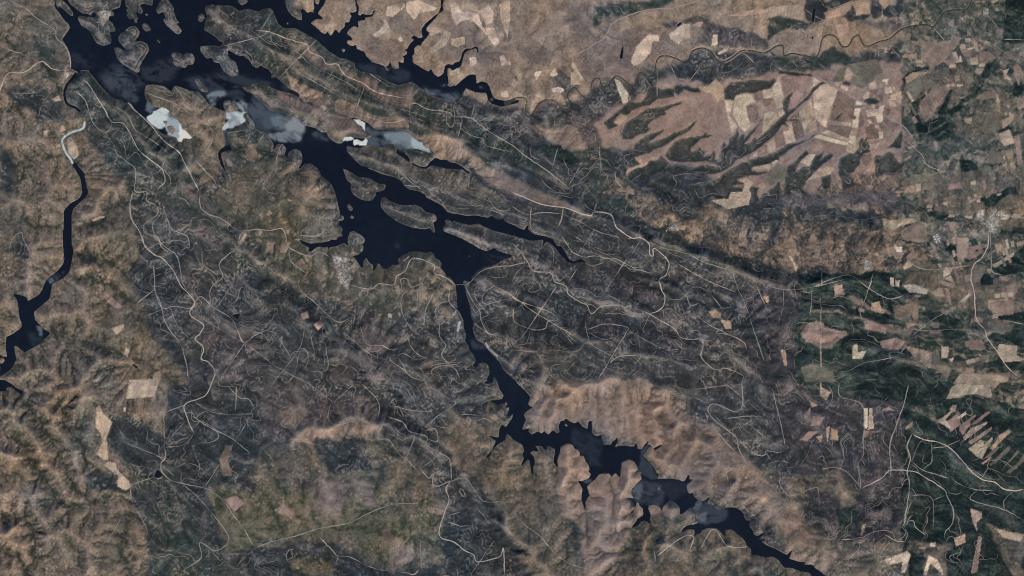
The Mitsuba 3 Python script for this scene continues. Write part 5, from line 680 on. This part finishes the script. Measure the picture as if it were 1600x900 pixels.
# ---------------------------------------------------------------- from seen tones to base colours
SRGB = lambda c: np.where(np.asarray(c, float) / 255 <= 0.04045, np.asarray(c, float) / 255 / 12.92, ((np.asarray(c, float) / 255 + 0.055) / 1.055) ** 2.4)
LIGHT = np.array([0.857, 0.784, 0.735])    # what a level white card shows under this sun and sky at this exposure
srgb = srgb + np.array([0.3, -1.3, 0.6])
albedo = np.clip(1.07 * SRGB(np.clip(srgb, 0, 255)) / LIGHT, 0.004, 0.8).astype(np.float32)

XW, YW = (PX - 800) * M, (450 - PY) * M
NORMAL = np.stack([-np.gradient(z, axis=1) / (STEP * M), np.gradient(z, axis=0) / (STEP * M), np.ones_like(z)], -1)
NORMAL /= np.linalg.norm(NORMAL, axis=-1, keepdims=True)
VERT = np.stack([XW, YW, z], -1).reshape(-1, 3)
scene['earth'] = {'type': 'twosided', 'bsdf': {'type': 'diffuse', 'reflectance': {'type': 'mesh_attribute', 'name': 'vertex_color'}}}


def sheet(cells):
    """The part of the ground over the given grid cells, as a mesh with shared normals and soil colours."""
    j, i = np.where(cells)
    a = j * NX + i
    f = np.vstack([np.stack([a, a + NX, a + 1], 1), np.stack([a + 1, a + NX, a + NX + 1], 1)])
    used, f = np.unique(f, return_inverse=True)
    f = f.reshape(-1, 3)
    path = meshkit.write_ply((VERT[used], f), False, None, albedo.reshape(-1, 3)[used], NORMAL.reshape(-1, 3)[used])
    return {'type': 'ply', 'filename': path, 'face_normals': False, 'bsdf': {'type': 'ref', 'id': 'earth'}}


def add(key, shape, label=None, category=None, kind=None, group=None):
    n, k = 0, key
    while k in scene:
        n += 1
        k = f'{key}_{n:03d}'
    scene[k] = shape
    e = {kk: v for kk, v in (('label', label), ('category', category), ('kind', kind), ('group', group)) if v}
    if e:
        labels[k] = e
    return k


cell_dry = (z[:-1, :-1] > -16) | (z[1:, :-1] > -16) | (z[:-1, 1:] > -16) | (z[1:, 1:] > -16)
cell_piece = piece[:-1, :-1]
cell_cover = cover[:-1, :-1]
# islands: connected dry ground, matched to the surveyed outlines
owner = np.zeros((NY, NX), np.int16)
for k, (s, lab) in enumerate(ISLANDS):
    if lab:
        m = valid(parse(s)).buffer(1.4)
        owner[mask(np.array(m.exterior.coords))] = k + 1
cell_owner = owner[:-1, :-1]
GROUPS = [('terrain', ('SC', 'DP', 'PS', 'RK'), 'structure'), ('dark_scrub', ('DS',), 'stuff'), ('green_scrub', ('GS',), 'stuff'), ('conifer_forest', ('CF', 'CFL'), 'stuff'), ('pasture', ('PA', 'OL', 'OV'), 'structure'),
          ('grassland', ('BR', 'BRM', 'BRL', 'GB', 'GG', 'MX'), 'structure'), ('hills', ('BH',), 'structure'), ('plain', ('NP', 'PL', 'GM', 'EM', 'TW'), 'structure')]
STUFF_LABEL = {'dark_scrub': ('dark grey-green scrub covering the ridges and gullies', 'scrub'), 'green_scrub': ('dull green scrub and pine on the long ridges', 'scrub'), 'conifer_forest': ('dark green conifer forest in the eastern blocks', 'forest')}
for name, codes, kind in GROUPS:
    m = np.isin(cell_cover, [CODES.index(c) for c in codes]) & cell_dry & (cell_piece == 0) & (cell_owner == 0)
    lab = STUFF_LABEL.get(name, (None, None))
    add(name, sheet(m), lab[0], lab[1], kind)
for k, (s, lab) in enumerate(ISLANDS):
    if lab:
        add('island', sheet(cell_dry & (cell_owner == k + 1)), lab, 'island')
for k, (tone_key, poly) in enumerate(parcels):
    m = (cell_piece == k + 1) & cell_dry & (cell_owner == 0)
    if m.sum() > 2:
        add('plain__field', sheet(m))

# ---------------------------------------------------------------- water
def water_tone(base, rough):
    return {'type': 'principled', 'base_color': {'type': 'mesh_attribute', 'name': 'vertex_color'}, 'roughness': rough, 'specular': 0.25}


scene['water_surface'] = water_tone(None, 0.25)
wstep = 1.3
wx, wy = np.arange(X0, X1 + .01, wstep), np.arange(Y0, Y1 + .01, wstep)
WX, WY = np.meshgrid(wx, wy)


def on_water(f):
    return ndi.map_coordinates(f, [(WY - Y0) / STEP, (WX - X0) / STEP], order=1, mode='nearest')


deep = SRGB((21, 28, 42)) / LIGHT * 0.8
wcol = np.ones(WX.shape + (3,)) * deep
blue = on_water(noise(40, 51))[..., None]
wcol *= 1 + 0.10 * blue + 0.06 * on_water(noise(3, 52))[..., None]
# sun glint painted into the water colour, (tone, softness, cloudiness, outline)
GLINTS = [((44, 55, 70), 8, .9, "A 190,480 330,500 420,600 300,640 200,600"), ((50, 60, 75), 7, .9, "A 440,720 620,560 700,640 900,640 1200,480 1200,640 1100,760 900,800 740,860 620,900 500,800"), ((66, 80, 96), 5, 1., "E 480,200 640,100 760,200 740,260 620,300 540,310"), ((80, 95, 112), 3, 1., "E 700,220 780,220 840,260 780,320 720,290"), ((66, 80, 96), 4, 1., "E 620,330 720,300 830,400 800,440 680,370"),
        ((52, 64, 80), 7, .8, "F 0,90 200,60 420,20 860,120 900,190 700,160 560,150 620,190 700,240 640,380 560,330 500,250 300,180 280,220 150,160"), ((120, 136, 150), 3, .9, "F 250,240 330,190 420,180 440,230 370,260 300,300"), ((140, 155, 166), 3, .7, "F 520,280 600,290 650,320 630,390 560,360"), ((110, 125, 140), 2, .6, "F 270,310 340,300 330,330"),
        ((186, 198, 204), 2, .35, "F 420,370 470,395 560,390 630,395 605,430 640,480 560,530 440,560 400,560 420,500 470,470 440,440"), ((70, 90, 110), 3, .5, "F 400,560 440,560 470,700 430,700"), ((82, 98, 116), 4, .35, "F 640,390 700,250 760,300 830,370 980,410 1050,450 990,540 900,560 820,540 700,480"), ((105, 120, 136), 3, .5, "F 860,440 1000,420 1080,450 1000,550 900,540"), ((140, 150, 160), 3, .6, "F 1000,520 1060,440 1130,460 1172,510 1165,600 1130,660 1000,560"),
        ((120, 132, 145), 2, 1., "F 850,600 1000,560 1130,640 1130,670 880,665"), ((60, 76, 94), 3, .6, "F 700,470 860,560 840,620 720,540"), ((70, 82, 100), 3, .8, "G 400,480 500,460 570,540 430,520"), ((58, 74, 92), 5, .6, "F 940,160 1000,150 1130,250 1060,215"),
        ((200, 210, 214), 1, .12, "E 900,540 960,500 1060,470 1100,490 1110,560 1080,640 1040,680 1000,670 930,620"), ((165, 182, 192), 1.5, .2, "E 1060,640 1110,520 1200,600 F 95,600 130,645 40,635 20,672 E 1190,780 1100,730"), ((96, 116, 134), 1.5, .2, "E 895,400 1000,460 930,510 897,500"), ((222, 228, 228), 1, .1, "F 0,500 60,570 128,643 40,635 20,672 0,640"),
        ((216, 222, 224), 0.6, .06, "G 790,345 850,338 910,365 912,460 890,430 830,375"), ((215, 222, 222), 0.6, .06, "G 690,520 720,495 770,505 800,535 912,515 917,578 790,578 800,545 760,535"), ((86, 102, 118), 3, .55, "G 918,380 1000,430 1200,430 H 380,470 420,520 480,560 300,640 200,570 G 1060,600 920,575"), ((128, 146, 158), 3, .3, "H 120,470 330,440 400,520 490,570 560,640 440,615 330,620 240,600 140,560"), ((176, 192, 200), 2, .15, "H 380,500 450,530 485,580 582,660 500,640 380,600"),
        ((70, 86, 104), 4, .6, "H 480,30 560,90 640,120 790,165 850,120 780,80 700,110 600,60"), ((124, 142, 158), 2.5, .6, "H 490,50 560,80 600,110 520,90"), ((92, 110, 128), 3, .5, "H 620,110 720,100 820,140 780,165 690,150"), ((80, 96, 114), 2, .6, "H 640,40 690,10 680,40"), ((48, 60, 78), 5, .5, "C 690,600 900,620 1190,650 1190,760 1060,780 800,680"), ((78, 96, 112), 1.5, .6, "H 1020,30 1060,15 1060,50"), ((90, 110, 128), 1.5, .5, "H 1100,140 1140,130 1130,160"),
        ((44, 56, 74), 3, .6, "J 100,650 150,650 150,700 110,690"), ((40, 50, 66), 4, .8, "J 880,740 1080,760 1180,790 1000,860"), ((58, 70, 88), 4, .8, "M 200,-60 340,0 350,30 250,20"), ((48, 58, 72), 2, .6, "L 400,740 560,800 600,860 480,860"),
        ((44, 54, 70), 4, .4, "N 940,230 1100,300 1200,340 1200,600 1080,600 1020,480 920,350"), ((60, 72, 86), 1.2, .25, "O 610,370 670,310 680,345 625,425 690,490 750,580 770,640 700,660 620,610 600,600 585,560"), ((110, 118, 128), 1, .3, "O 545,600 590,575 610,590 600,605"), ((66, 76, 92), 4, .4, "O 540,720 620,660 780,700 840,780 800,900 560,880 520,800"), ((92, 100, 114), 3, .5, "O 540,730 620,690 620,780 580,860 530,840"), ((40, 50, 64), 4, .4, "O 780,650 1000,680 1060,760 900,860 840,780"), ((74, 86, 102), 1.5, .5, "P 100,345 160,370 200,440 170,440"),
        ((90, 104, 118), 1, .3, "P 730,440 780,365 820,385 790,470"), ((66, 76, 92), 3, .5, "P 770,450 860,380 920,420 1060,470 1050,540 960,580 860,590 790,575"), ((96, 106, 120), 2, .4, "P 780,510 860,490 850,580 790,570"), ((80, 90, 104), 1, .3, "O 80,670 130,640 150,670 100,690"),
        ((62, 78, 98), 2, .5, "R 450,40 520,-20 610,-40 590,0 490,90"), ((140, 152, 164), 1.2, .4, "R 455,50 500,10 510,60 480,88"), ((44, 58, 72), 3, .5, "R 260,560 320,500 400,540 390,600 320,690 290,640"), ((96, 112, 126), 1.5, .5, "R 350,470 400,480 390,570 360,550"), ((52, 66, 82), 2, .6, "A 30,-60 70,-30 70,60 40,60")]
cloud = [on_water(ndi.gaussian_filter(noise(3.0, 60 + k), 0.5)) * 0.6 + on_water(noise(1.2, 64 + k)) * 0.45 + 0.5 * on_water(noise(7, 68 + k)) for k in range(3)]
wind = on_water(0.7 * warp(streaks(9, 0.9, 20, 71)) + 0.6 * warp(streaks(22, 2.2, 24, 72)))  # streaks that break up the painted glint
rag_x, rag_y = (on_water(0.9 * noise(2.0, s) + 0.8 * noise(5, s + 2)) for s in (73, 74))
for k, (c, soft, cloudy, s) in enumerate(GLINTS):
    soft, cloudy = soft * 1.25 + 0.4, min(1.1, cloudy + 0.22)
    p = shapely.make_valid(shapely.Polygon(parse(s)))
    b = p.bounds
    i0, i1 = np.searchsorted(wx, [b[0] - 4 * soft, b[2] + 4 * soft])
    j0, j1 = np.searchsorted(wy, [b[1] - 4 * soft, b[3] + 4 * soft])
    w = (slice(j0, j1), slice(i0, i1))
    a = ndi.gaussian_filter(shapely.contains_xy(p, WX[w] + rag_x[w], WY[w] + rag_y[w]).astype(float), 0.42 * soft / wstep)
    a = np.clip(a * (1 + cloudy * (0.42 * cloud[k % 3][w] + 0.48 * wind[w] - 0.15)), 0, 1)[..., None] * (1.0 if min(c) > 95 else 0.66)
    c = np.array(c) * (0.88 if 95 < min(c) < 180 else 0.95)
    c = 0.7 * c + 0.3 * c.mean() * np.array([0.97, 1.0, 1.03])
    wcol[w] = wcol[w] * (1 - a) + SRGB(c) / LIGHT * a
for s, wdt, kind, lab in STREAMS:
    if lab.startswith('dark meandering'):
        d = shapely.distance(shapely.LineString(smooth_line(parse(s), 1)), shapely.points(WX, WY))
        a = np.clip(5 - d, 0, 1)[..., None] * 0.75
        wcol = wcol * (1 - a) + SRGB((66, 66, 64)) / LIGHT * a
    if kind == 'white':
        d = shapely.distance(shapely.LineString(smooth_line(parse(s), 1)), shapely.points(WX, WY))
        a = (np.clip(2.3 - d, 0, 1) * np.clip(0.88 + 0.25 * cloud[0], 0, 1))[..., None]
        wcol = wcol * (1 - a) + SRGB((190, 196, 200)) / LIGHT * a
wcol = np.clip(wcol, 0.003, 0.8)
WV = np.stack([(WX - 800) * M, (450 - WY) * M, 0 * WX], -1).reshape(-1, 3)
sdw = on_water(sd)
wet_cell = (sdw[:-1, :-1] < 2.6) | (sdw[1:, :-1] < 2.6) | (sdw[:-1, 1:] < 2.6) | (sdw[1:, 1:] < 2.6)
# which water: the big reservoir, the western river, the northern meanders, the ponds
cxw, cyw = WX[:-1, :-1] + wstep / 2, WY[:-1, :-1] + wstep / 2
west = shapely.contains_xy(shapely.Polygon([(-60, 120), (100, 111.6), (121, 113), (140, 200), (140, 330), (120, 440), (80, 640), (-60, 640)]), cxw, cyw)
north = shapely.contains_xy(shapely.Polygon([(790, 130), (1600, -40), (1640, 30), (1300, 110), (1000, 160), (830, 200), (790, 190)]), cxw, cyw)
pond_d = np.zeros(cxw.shape, bool)
for s in PONDS:
    q = parse(s)
    pond_d |= (np.abs(cxw - q[:, 0].mean()) < np.ptp(q[:, 0]) / 2 + 4) & (np.abs(cyw - q[:, 1].mean()) < np.ptp(q[:, 1]) / 2 + 4)


def water(cells):
    j, i = np.where(cells & wet_cell)
    a = j * len(wx) + i
    f = np.vstack([np.stack([a, a + len(wx), a + 1], 1), np.stack([a + 1, a + len(wx), a + len(wx) + 1], 1)])
    used, f = np.unique(f, return_inverse=True)
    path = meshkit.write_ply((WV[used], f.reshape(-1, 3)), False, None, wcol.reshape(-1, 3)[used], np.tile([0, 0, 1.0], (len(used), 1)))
    return {'type': 'ply', 'filename': path, 'face_normals': False, 'bsdf': {'type': 'ref', 'id': 'water_surface'}}


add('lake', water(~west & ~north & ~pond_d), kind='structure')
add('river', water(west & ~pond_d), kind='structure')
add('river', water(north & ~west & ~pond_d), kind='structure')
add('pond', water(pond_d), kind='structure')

# the country beyond the survey, out to the horizon
scene['far_soil'] = {'type': 'twosided', 'bsdf': {'type': 'diffuse', 'reflectance': {'type': 'rgb', 'value': (SRGB((96, 90, 80)) / LIGHT).tolist()}}}
add('ground', {'type': 'rectangle', 'to_world': T().translate([0, 0, -60]).scale([300000, 300000, 1]), 'bsdf': {'type': 'ref', 'id': 'far_soil'}}, kind='structure')

# ---------------------------------------------------------------- roads
def height(p):
    return ndi.map_coordinates(z, [(p[:, 1] - Y0) / STEP, (p[:, 0] - X0) / STEP], order=1, mode='nearest')


def world(p, lift):
    return np.stack([(p[:, 0] - 800) * M, (450 - p[:, 1]) * M, height(p) + lift], 1)


ROAD_LOOK = {1: (1.5, (164, 154, 148)), 2: (1.2, (142, 136, 132)), 3: (0.9, (122, 118, 115))}
for k, (w, c) in ROAD_LOOK.items():
    for v in range(3):
        scene[f'road_soil_{k}{v}'] = {'type': 'twosided', 'bsdf': {'type': 'diffuse', 'reflectance': {'type': 'rgb', 'value': np.clip(SRGB(np.array(c) * (0.9, 1.0, 1.06)[v] + ((0, 0, 0), (0, 0, 0), (4, -2, -5))[v]) / LIGHT, 0, .8).tolist()}}}
# forest tracks that follow the slopes: every one walks along a contour until it tires
rng = np.random.default_rng(31)
slow = ndi.gaussian_filter(np.where(sd > 0, z, 0), 2.0)
gxs, gys = np.gradient(slow, axis=1), np.gradient(slow, axis=0)
at = lambda f, p: ndi.map_coordinates(f, [(p[:, 1] - Y0) / STEP, (p[:, 0] - X0) / STEP], order=1, mode='nearest')
seeds = np.stack([rng.uniform(10, 1580, 2600), rng.uniform(10, 890, 2600)], 1)
path_land = np.maximum(rough, woods)
seeds = seeds[(at(path_land, seeds) > 0.7) & (at(sd, seeds) > 4)][:720]
turn = rng.choice([-1.0, 1.0], len(seeds))[:, None]
drift = rng.normal(0, 0.25, len(seeds))[:, None]
path = [seeds]
head = None
for step in range(60):
    p = path[-1]
    g = np.stack([at(gxs, p), at(gys, p)], 1)
    g /= np.linalg.norm(g, axis=1, keepdims=True) + 1e-6
    d = turn * np.stack([-g[:, 1], g[:, 0]], 1) + drift * g
    head = d if head is None else 0.55 * head + 0.45 * d
    head = head / (np.linalg.norm(head, axis=1, keepdims=True) + 1e-6)
    path.append(p + 1.3 * head)
path = np.stack(path, 1)
contour_tracks = []
for q, n in zip(path, rng.integers(14, 60, len(path))):
    q = q[:n]
    ok = (at(path_land, q) > 0.45) & (at(sd, q) > 1.2)
    n = len(q) if ok.all() else int(np.argmin(ok))
    if n > 9:
        contour_tracks.append(q[:n:3])
rng = np.random.default_rng(17)
for k in (1, 2, 3):
    for p in [parse(s) for s in ROADS[k].replace('\n', '|').split('|')] + (contour_tracks if k == 3 else []):
        if len(p) < 2:
            continue
        straight = len(p) == 2
        p = smooth_line(p, 1.2)
        n = ndi.gaussian_filter1d(rng.standard_normal(p.shape), 2.0, axis=0, mode='nearest')
        if not straight:
            p = p + 0.55 * n
        keep = height(p) > 1.0
        d = np.gradient(p, axis=0)
        d /= np.linalg.norm(d, axis=1, keepdims=True) + 1e-9
        side = np.stack([-d[:, 1], d[:, 0]], 1)
        w = ROAD_LOOK[k][0] * (1 + 0.25 * ndi.gaussian_filter1d(rng.standard_normal(len(p)), 3, mode='nearest') * 2)[:, None] / 2
        tip = np.minimum(np.arange(len(p)), np.arange(len(p))[::-1])
        if k > 1:
            w = w * np.clip(0.85 + 0.55 * 2.5 * ndi.gaussian_filter1d(rng.standard_normal(len(p)), 5, mode='nearest'), 0.25, 1.2)[:, None]
        w = np.clip(w, 0.15, 1) * np.clip(0.25 + tip / 7.0, 0, 1)[:, None]
        v = np.stack([world(p - side * w, 7), world(p, 9), world(p + side * w, 7)], 1).reshape(-1, 3)
        i = np.arange(len(p) - 1)
        i = i[keep[:-1] & keep[1:]]
        if not len(i):
            continue
        f = []
        for q in (0, 1):
            a = 3 * i + q
            f += [np.stack([a, a + 1, a + 3], 1), np.stack([a + 1, a + 4, a + 3], 1)]
        add('road' if k == 1 else 'track', mikit.ply((v, np.vstack(f)), f'road_soil_{k}{rng.integers(3)}', smooth=True), kind='structure')

# ---------------------------------------------------------------- things people built
for k, c in {'plaster': (208, 202, 194), 'plaster_grey': (152, 148, 145), 'roof_tile': (148, 122, 106), 'roof_grey': (128, 127, 127), 'plaster_beige': (172, 156, 138), 'metal_sheet': (216, 218, 218), 'concrete': (182, 174, 164), 'asphalt': (104, 102, 100), 'dark_gap': (52, 52, 54), 'white_paint': (226, 228, 230)}.items():
    scene[k] = {'type': 'twosided', 'bsdf': {'type': 'diffuse', 'reflectance': {'type': 'rgb', 'value': np.clip(SRGB(c) / LIGHT, 0, 0.8).tolist()}}}


def gabled(w, d, hgt, rise, eave=0.6):
    """A house body with a gable roof that oversails its walls."""
    x, y = w / 2, d / 2
    X, Y = x + eave, y + eave
    v = [(-x, -y, 0), (x, -y, 0), (x, y, 0), (-x, y, 0), (-x, -y, hgt), (x, -y, hgt), (x, y, hgt), (-x, y, hgt), (-x, 0, hgt + rise), (x, 0, hgt + rise),
         (-X, -Y, hgt - .3), (X, -Y, hgt - .3), (X, Y, hgt - .3), (-X, Y, hgt - .3), (-X, 0, hgt + rise + .4), (X, 0, hgt + rise + .4)]
    f = [(0, 1, 5), (0, 5, 4), (1, 2, 6), (1, 6, 5), (2, 3, 7), (2, 7, 6), (3, 0, 4), (3, 4, 7), (4, 8, 7), (5, 6, 9), (10, 11, 15), (10, 15, 14), (12, 13, 14), (12, 14, 15)]
    return np.array(v, float), np.array(f)


def box(w, d, hgt, at=(0, 0, 0)):
    m = trimesh.creation.box((w, d, hgt))
    m.apply_translation((at[0], at[1], at[2] + hgt / 2))
    return m


def at_map(x, y, lift=0.0, turn=0.0):
    p = world(np.array([[x, y]]), lift)[0]
    return T().translate(p.tolist()).rotate([0, 0, 1], turn)


HOUSES = [mikit.ply(gabled(w, d, hh, r), m) for (w, d, hh, r), m in zip([(26, 15, 7, 3), (38, 16, 8, 3.5), (20, 18, 9, 3), (48, 18, 9, 4), (30, 14, 6, 3)], ('plaster', 'roof_tile', 'plaster_grey', 'roof_grey', 'plaster_beige'))]
LOOK = ['pale whitish', 'reddish-roofed', 'light grey', 'long dark-grey', 'beige']
rng = np.random.default_rng(23)
TOWNS = [(1553, 341, 23, 15, -12, 150, 'the eastern town', ''),
         (536, 424, 10, 24, 12, 85, 'the lakeside village', ''),
         (162, 23, 7, 13, 10, 30, 'the northern peninsula settlement', ''),
         (1050, 355, 13, 6, 10, 24, 'the ridge-foot hamlet', ''),
         (1351, 410, 14, 7, 20, 22, 'the forest-edge hamlet', ''),
         (1541, 18, 5, 8, 0, 12, 'the northern river hamlet', '')]
taken = []
for cx, cy, rx, ry, tilt, count, lab, grp in TOWNS:
    done = tries = 0
    while done < count and tries < 6000:
        tries += 1
        r, a = abs(rng.normal(0, 0.6)), rng.uniform(0, 2 * math.pi)
        u, v = r * rx * math.cos(a), r * ry * math.sin(a)
        street = math.radians(tilt)
        # houses line up along streets
        if rng.random() < 0.8:
            v = round(v / 2.3) * 2.3 + rng.choice([-0.55, 0.55])
        x, y = cx + u * math.cos(street) - v * math.sin(street), cy + u * math.sin(street) + v * math.cos(street)
        if any(abs(x - q[0]) < 1.25 and abs(y - q[1]) < 0.95 for q in taken) or height(np.array([[x, y]]))[0] < 4:
            continue
        taken.append((x, y))
        q = int(rng.integers(len(HOUSES)))
        part = 'middle' if r < 0.45 else (('north', 'south')[int(y > cy)] + ('-west', '-east')[int(x > cx)] + ' side')
        add('house', {**HOUSES[q], 'to_world': at_map(x, y, 2, -tilt + rng.choice([0, 90]) + rng.normal(0, 5)) @ T().scale(float(rng.uniform(0.95, 1.5)))}, f'small {LOOK[q]} house on the {part} of {lab}'.replace('on the middle', 'in the middle'), 'house', group=f'{LOOK[q]} houses, {part} of {lab}')
        done += 1
SHED = mikit.ply(gabled(70, 26, 9, 4, 1), 'metal_sheet')
for x, y, turn in [(1459, 369.5, 20), (1463.5, 366.5, 20), (1464.5, 369.5, 20), (1466, 373, 20), (1461, 374, 20), (1468, 376.5, 110), (1463, 378, 110)]:
    add('shed', {**SHED, 'to_world': at_map(x, y, 3, turn)}, 'long white metal shed of the farm yard west of the eastern town', 'shed', group='sheds of the farm yard')

# the dam across the mouth of the reservoir
a, b = (np.array([(p[0] - 800) * M, (450 - p[1]) * M]) for p in DAM)
mid, span = (a + b) / 2, float(np.linalg.norm(b - a)) + 40
turn = math.degrees(math.atan2(b[1] - a[1], b[0] - a[0]))
place = T().translate([float(mid[0]), float(mid[1]), 0]).rotate([0, 0, 1], turn)
side = shapely.Polygon([(9, -20), (9, 34), (-7, 34), (-32, -20)])
wall = trimesh.creation.extrude_polygon(side, span)
wall.apply_transform(np.array([[0, 0, 1, -span / 2], [1, 0, 0, 0], [0, 1, 0, 0], [0, 0, 0, 1.0]]))


scene['concrete_dam__wall'] = {**mikit.ply(wall, 'concrete'), 'to_world': place}
labels['concrete_dam'] = {'label': 'pale concrete dam closing the reservoir above the western river gorge', 'category': 'dam'}
scene['concrete_dam__roadway'] = {**mikit.ply(box(span, 11, 1.0, (0, 1, 34.3)), 'asphalt'), 'to_world': place}
for k, off in enumerate((-8.2, 10.2)):
    scene['concrete_dam__parapet' + ('_%03d' % k if k else '')] = {**mikit.ply(box(span, 1.2, 1.6, (0, off - 1 + 0.2, 34.2)), 'concrete'), 'to_world': place}
for k in range(4):
    chute = trimesh.creation.extrude_polygon(shapely.Polygon([(-5, 36), (-12, 36), (-38, -18), (-31, -18)]), 16)
    chute.apply_transform(np.array([[0, 0, 1, -60 + 32 * k], [1, 0, 0, -1.5], [0, 1, 0, 0], [0, 0, 0, 1.0]]))
    scene['concrete_dam__spillway' + ('_%03d' % k if k else '')] = {**mikit.ply(chute, 'dark_gap'), 'to_world': place}
labels['power_station'] = {'label': 'pale flat-roofed power station on the bank just below the dam', 'category': 'power station'}
x, y = E_POS = parse("E 158,172")[0]
pl = at_map(x, y, 4, 55)
scene['power_station__hall'] = {**mikit.ply(box(150, 26, 22, (0, 0, -6)), 'plaster'), 'to_world': pl}
scene['power_station__roof'] = {**mikit.ply(box(154, 29, 2, (0, 0, 16)), 'metal_sheet'), 'to_world': pl}
scene['power_station__annex'] = {**mikit.ply(gabled(40, 40, 14, 4, 1), 'plaster_grey'), 'to_world': pl @ T().translate([-100, 6, 0])}

# the bridge over the canyon mouth
a, b = (np.array([(p[0] - 800) * M, (450 - p[1]) * M]) for p in parse("L 306,273 388,263"))
mid, span = (a + b) / 2, float(np.linalg.norm(b - a))
place = T().translate([float(mid[0]), float(mid[1]), 0]).rotate([0, 0, 1], math.degrees(math.atan2(b[1] - a[1], b[0] - a[0])))
labels['road_bridge'] = {'label': 'thin straight road bridge across the narrow canyon below the middle lake', 'category': 'bridge'}
scene['road_bridge__deck'] = {**mikit.ply(box(span, 17, 3, (0, 0, 24)), 'concrete'), 'to_world': place}
scene['road_bridge__roadway'] = {**mikit.ply(box(span, 11, 0.4, (0, 0, 27)), 'asphalt'), 'to_world': place}
for k, off in enumerate((-8, 8)):
    scene['road_bridge__parapet' + ('_%03d' % k if k else '')] = {**mikit.ply(box(span, 0.8, 1.4, (0, off, 27)), 'concrete'), 'to_world': place}
for k in range(6):
    scene['road_bridge__pier' + ('_%03d' % k if k else '')] = {**mikit.ply(box(6, 12, 46, (span * (k - 2.5) / 6.5, 0, -22)), 'concrete'), 'to_world': place}

# a boat on the lake
x, y = parse("J 797,780")[0]
hull = trimesh.convex.convex_hull(np.array([(-15, -4, 2.4), (-15, 4, 2.4), (6, -4.4, 2.6), (6, 4.4, 2.6), (17, 0, 3.4), (-14, -3, -1), (-14, 3, -1), (6, -3, -1), (6, 3, -1), (13, 0, -.6)], float))
cabin = trimesh.convex.convex_hull(np.array([(-10, -3, 2.4), (-10, 3, 2.4), (5, -3, 2.6), (5, 3, 2.6), (-9.5, -2.7, 6), (-9.5, 2.7, 6), (2.5, -2.6, 6), (2.5, 2.6, 6)], float))
pl = T().translate([(x - 800) * M, (450 - y) * M, 0]).rotate([0, 0, 1], 70)
labels['boat'] = {'label': 'white passenger boat alone on the dark open middle lake', 'category': 'boat'}
scene['boat__hull'] = {**mikit.ply(hull, 'white_paint'), 'to_world': pl}
scene['boat__cabin'] = {**mikit.ply(cabin, 'white_paint'), 'to_world': pl}
scene['boat__cabin__roof'] = {**mikit.ply(box(12.5, 5.8, 0.3, (-3.5, 0, 6)), 'metal_sheet'), 'to_world': pl}
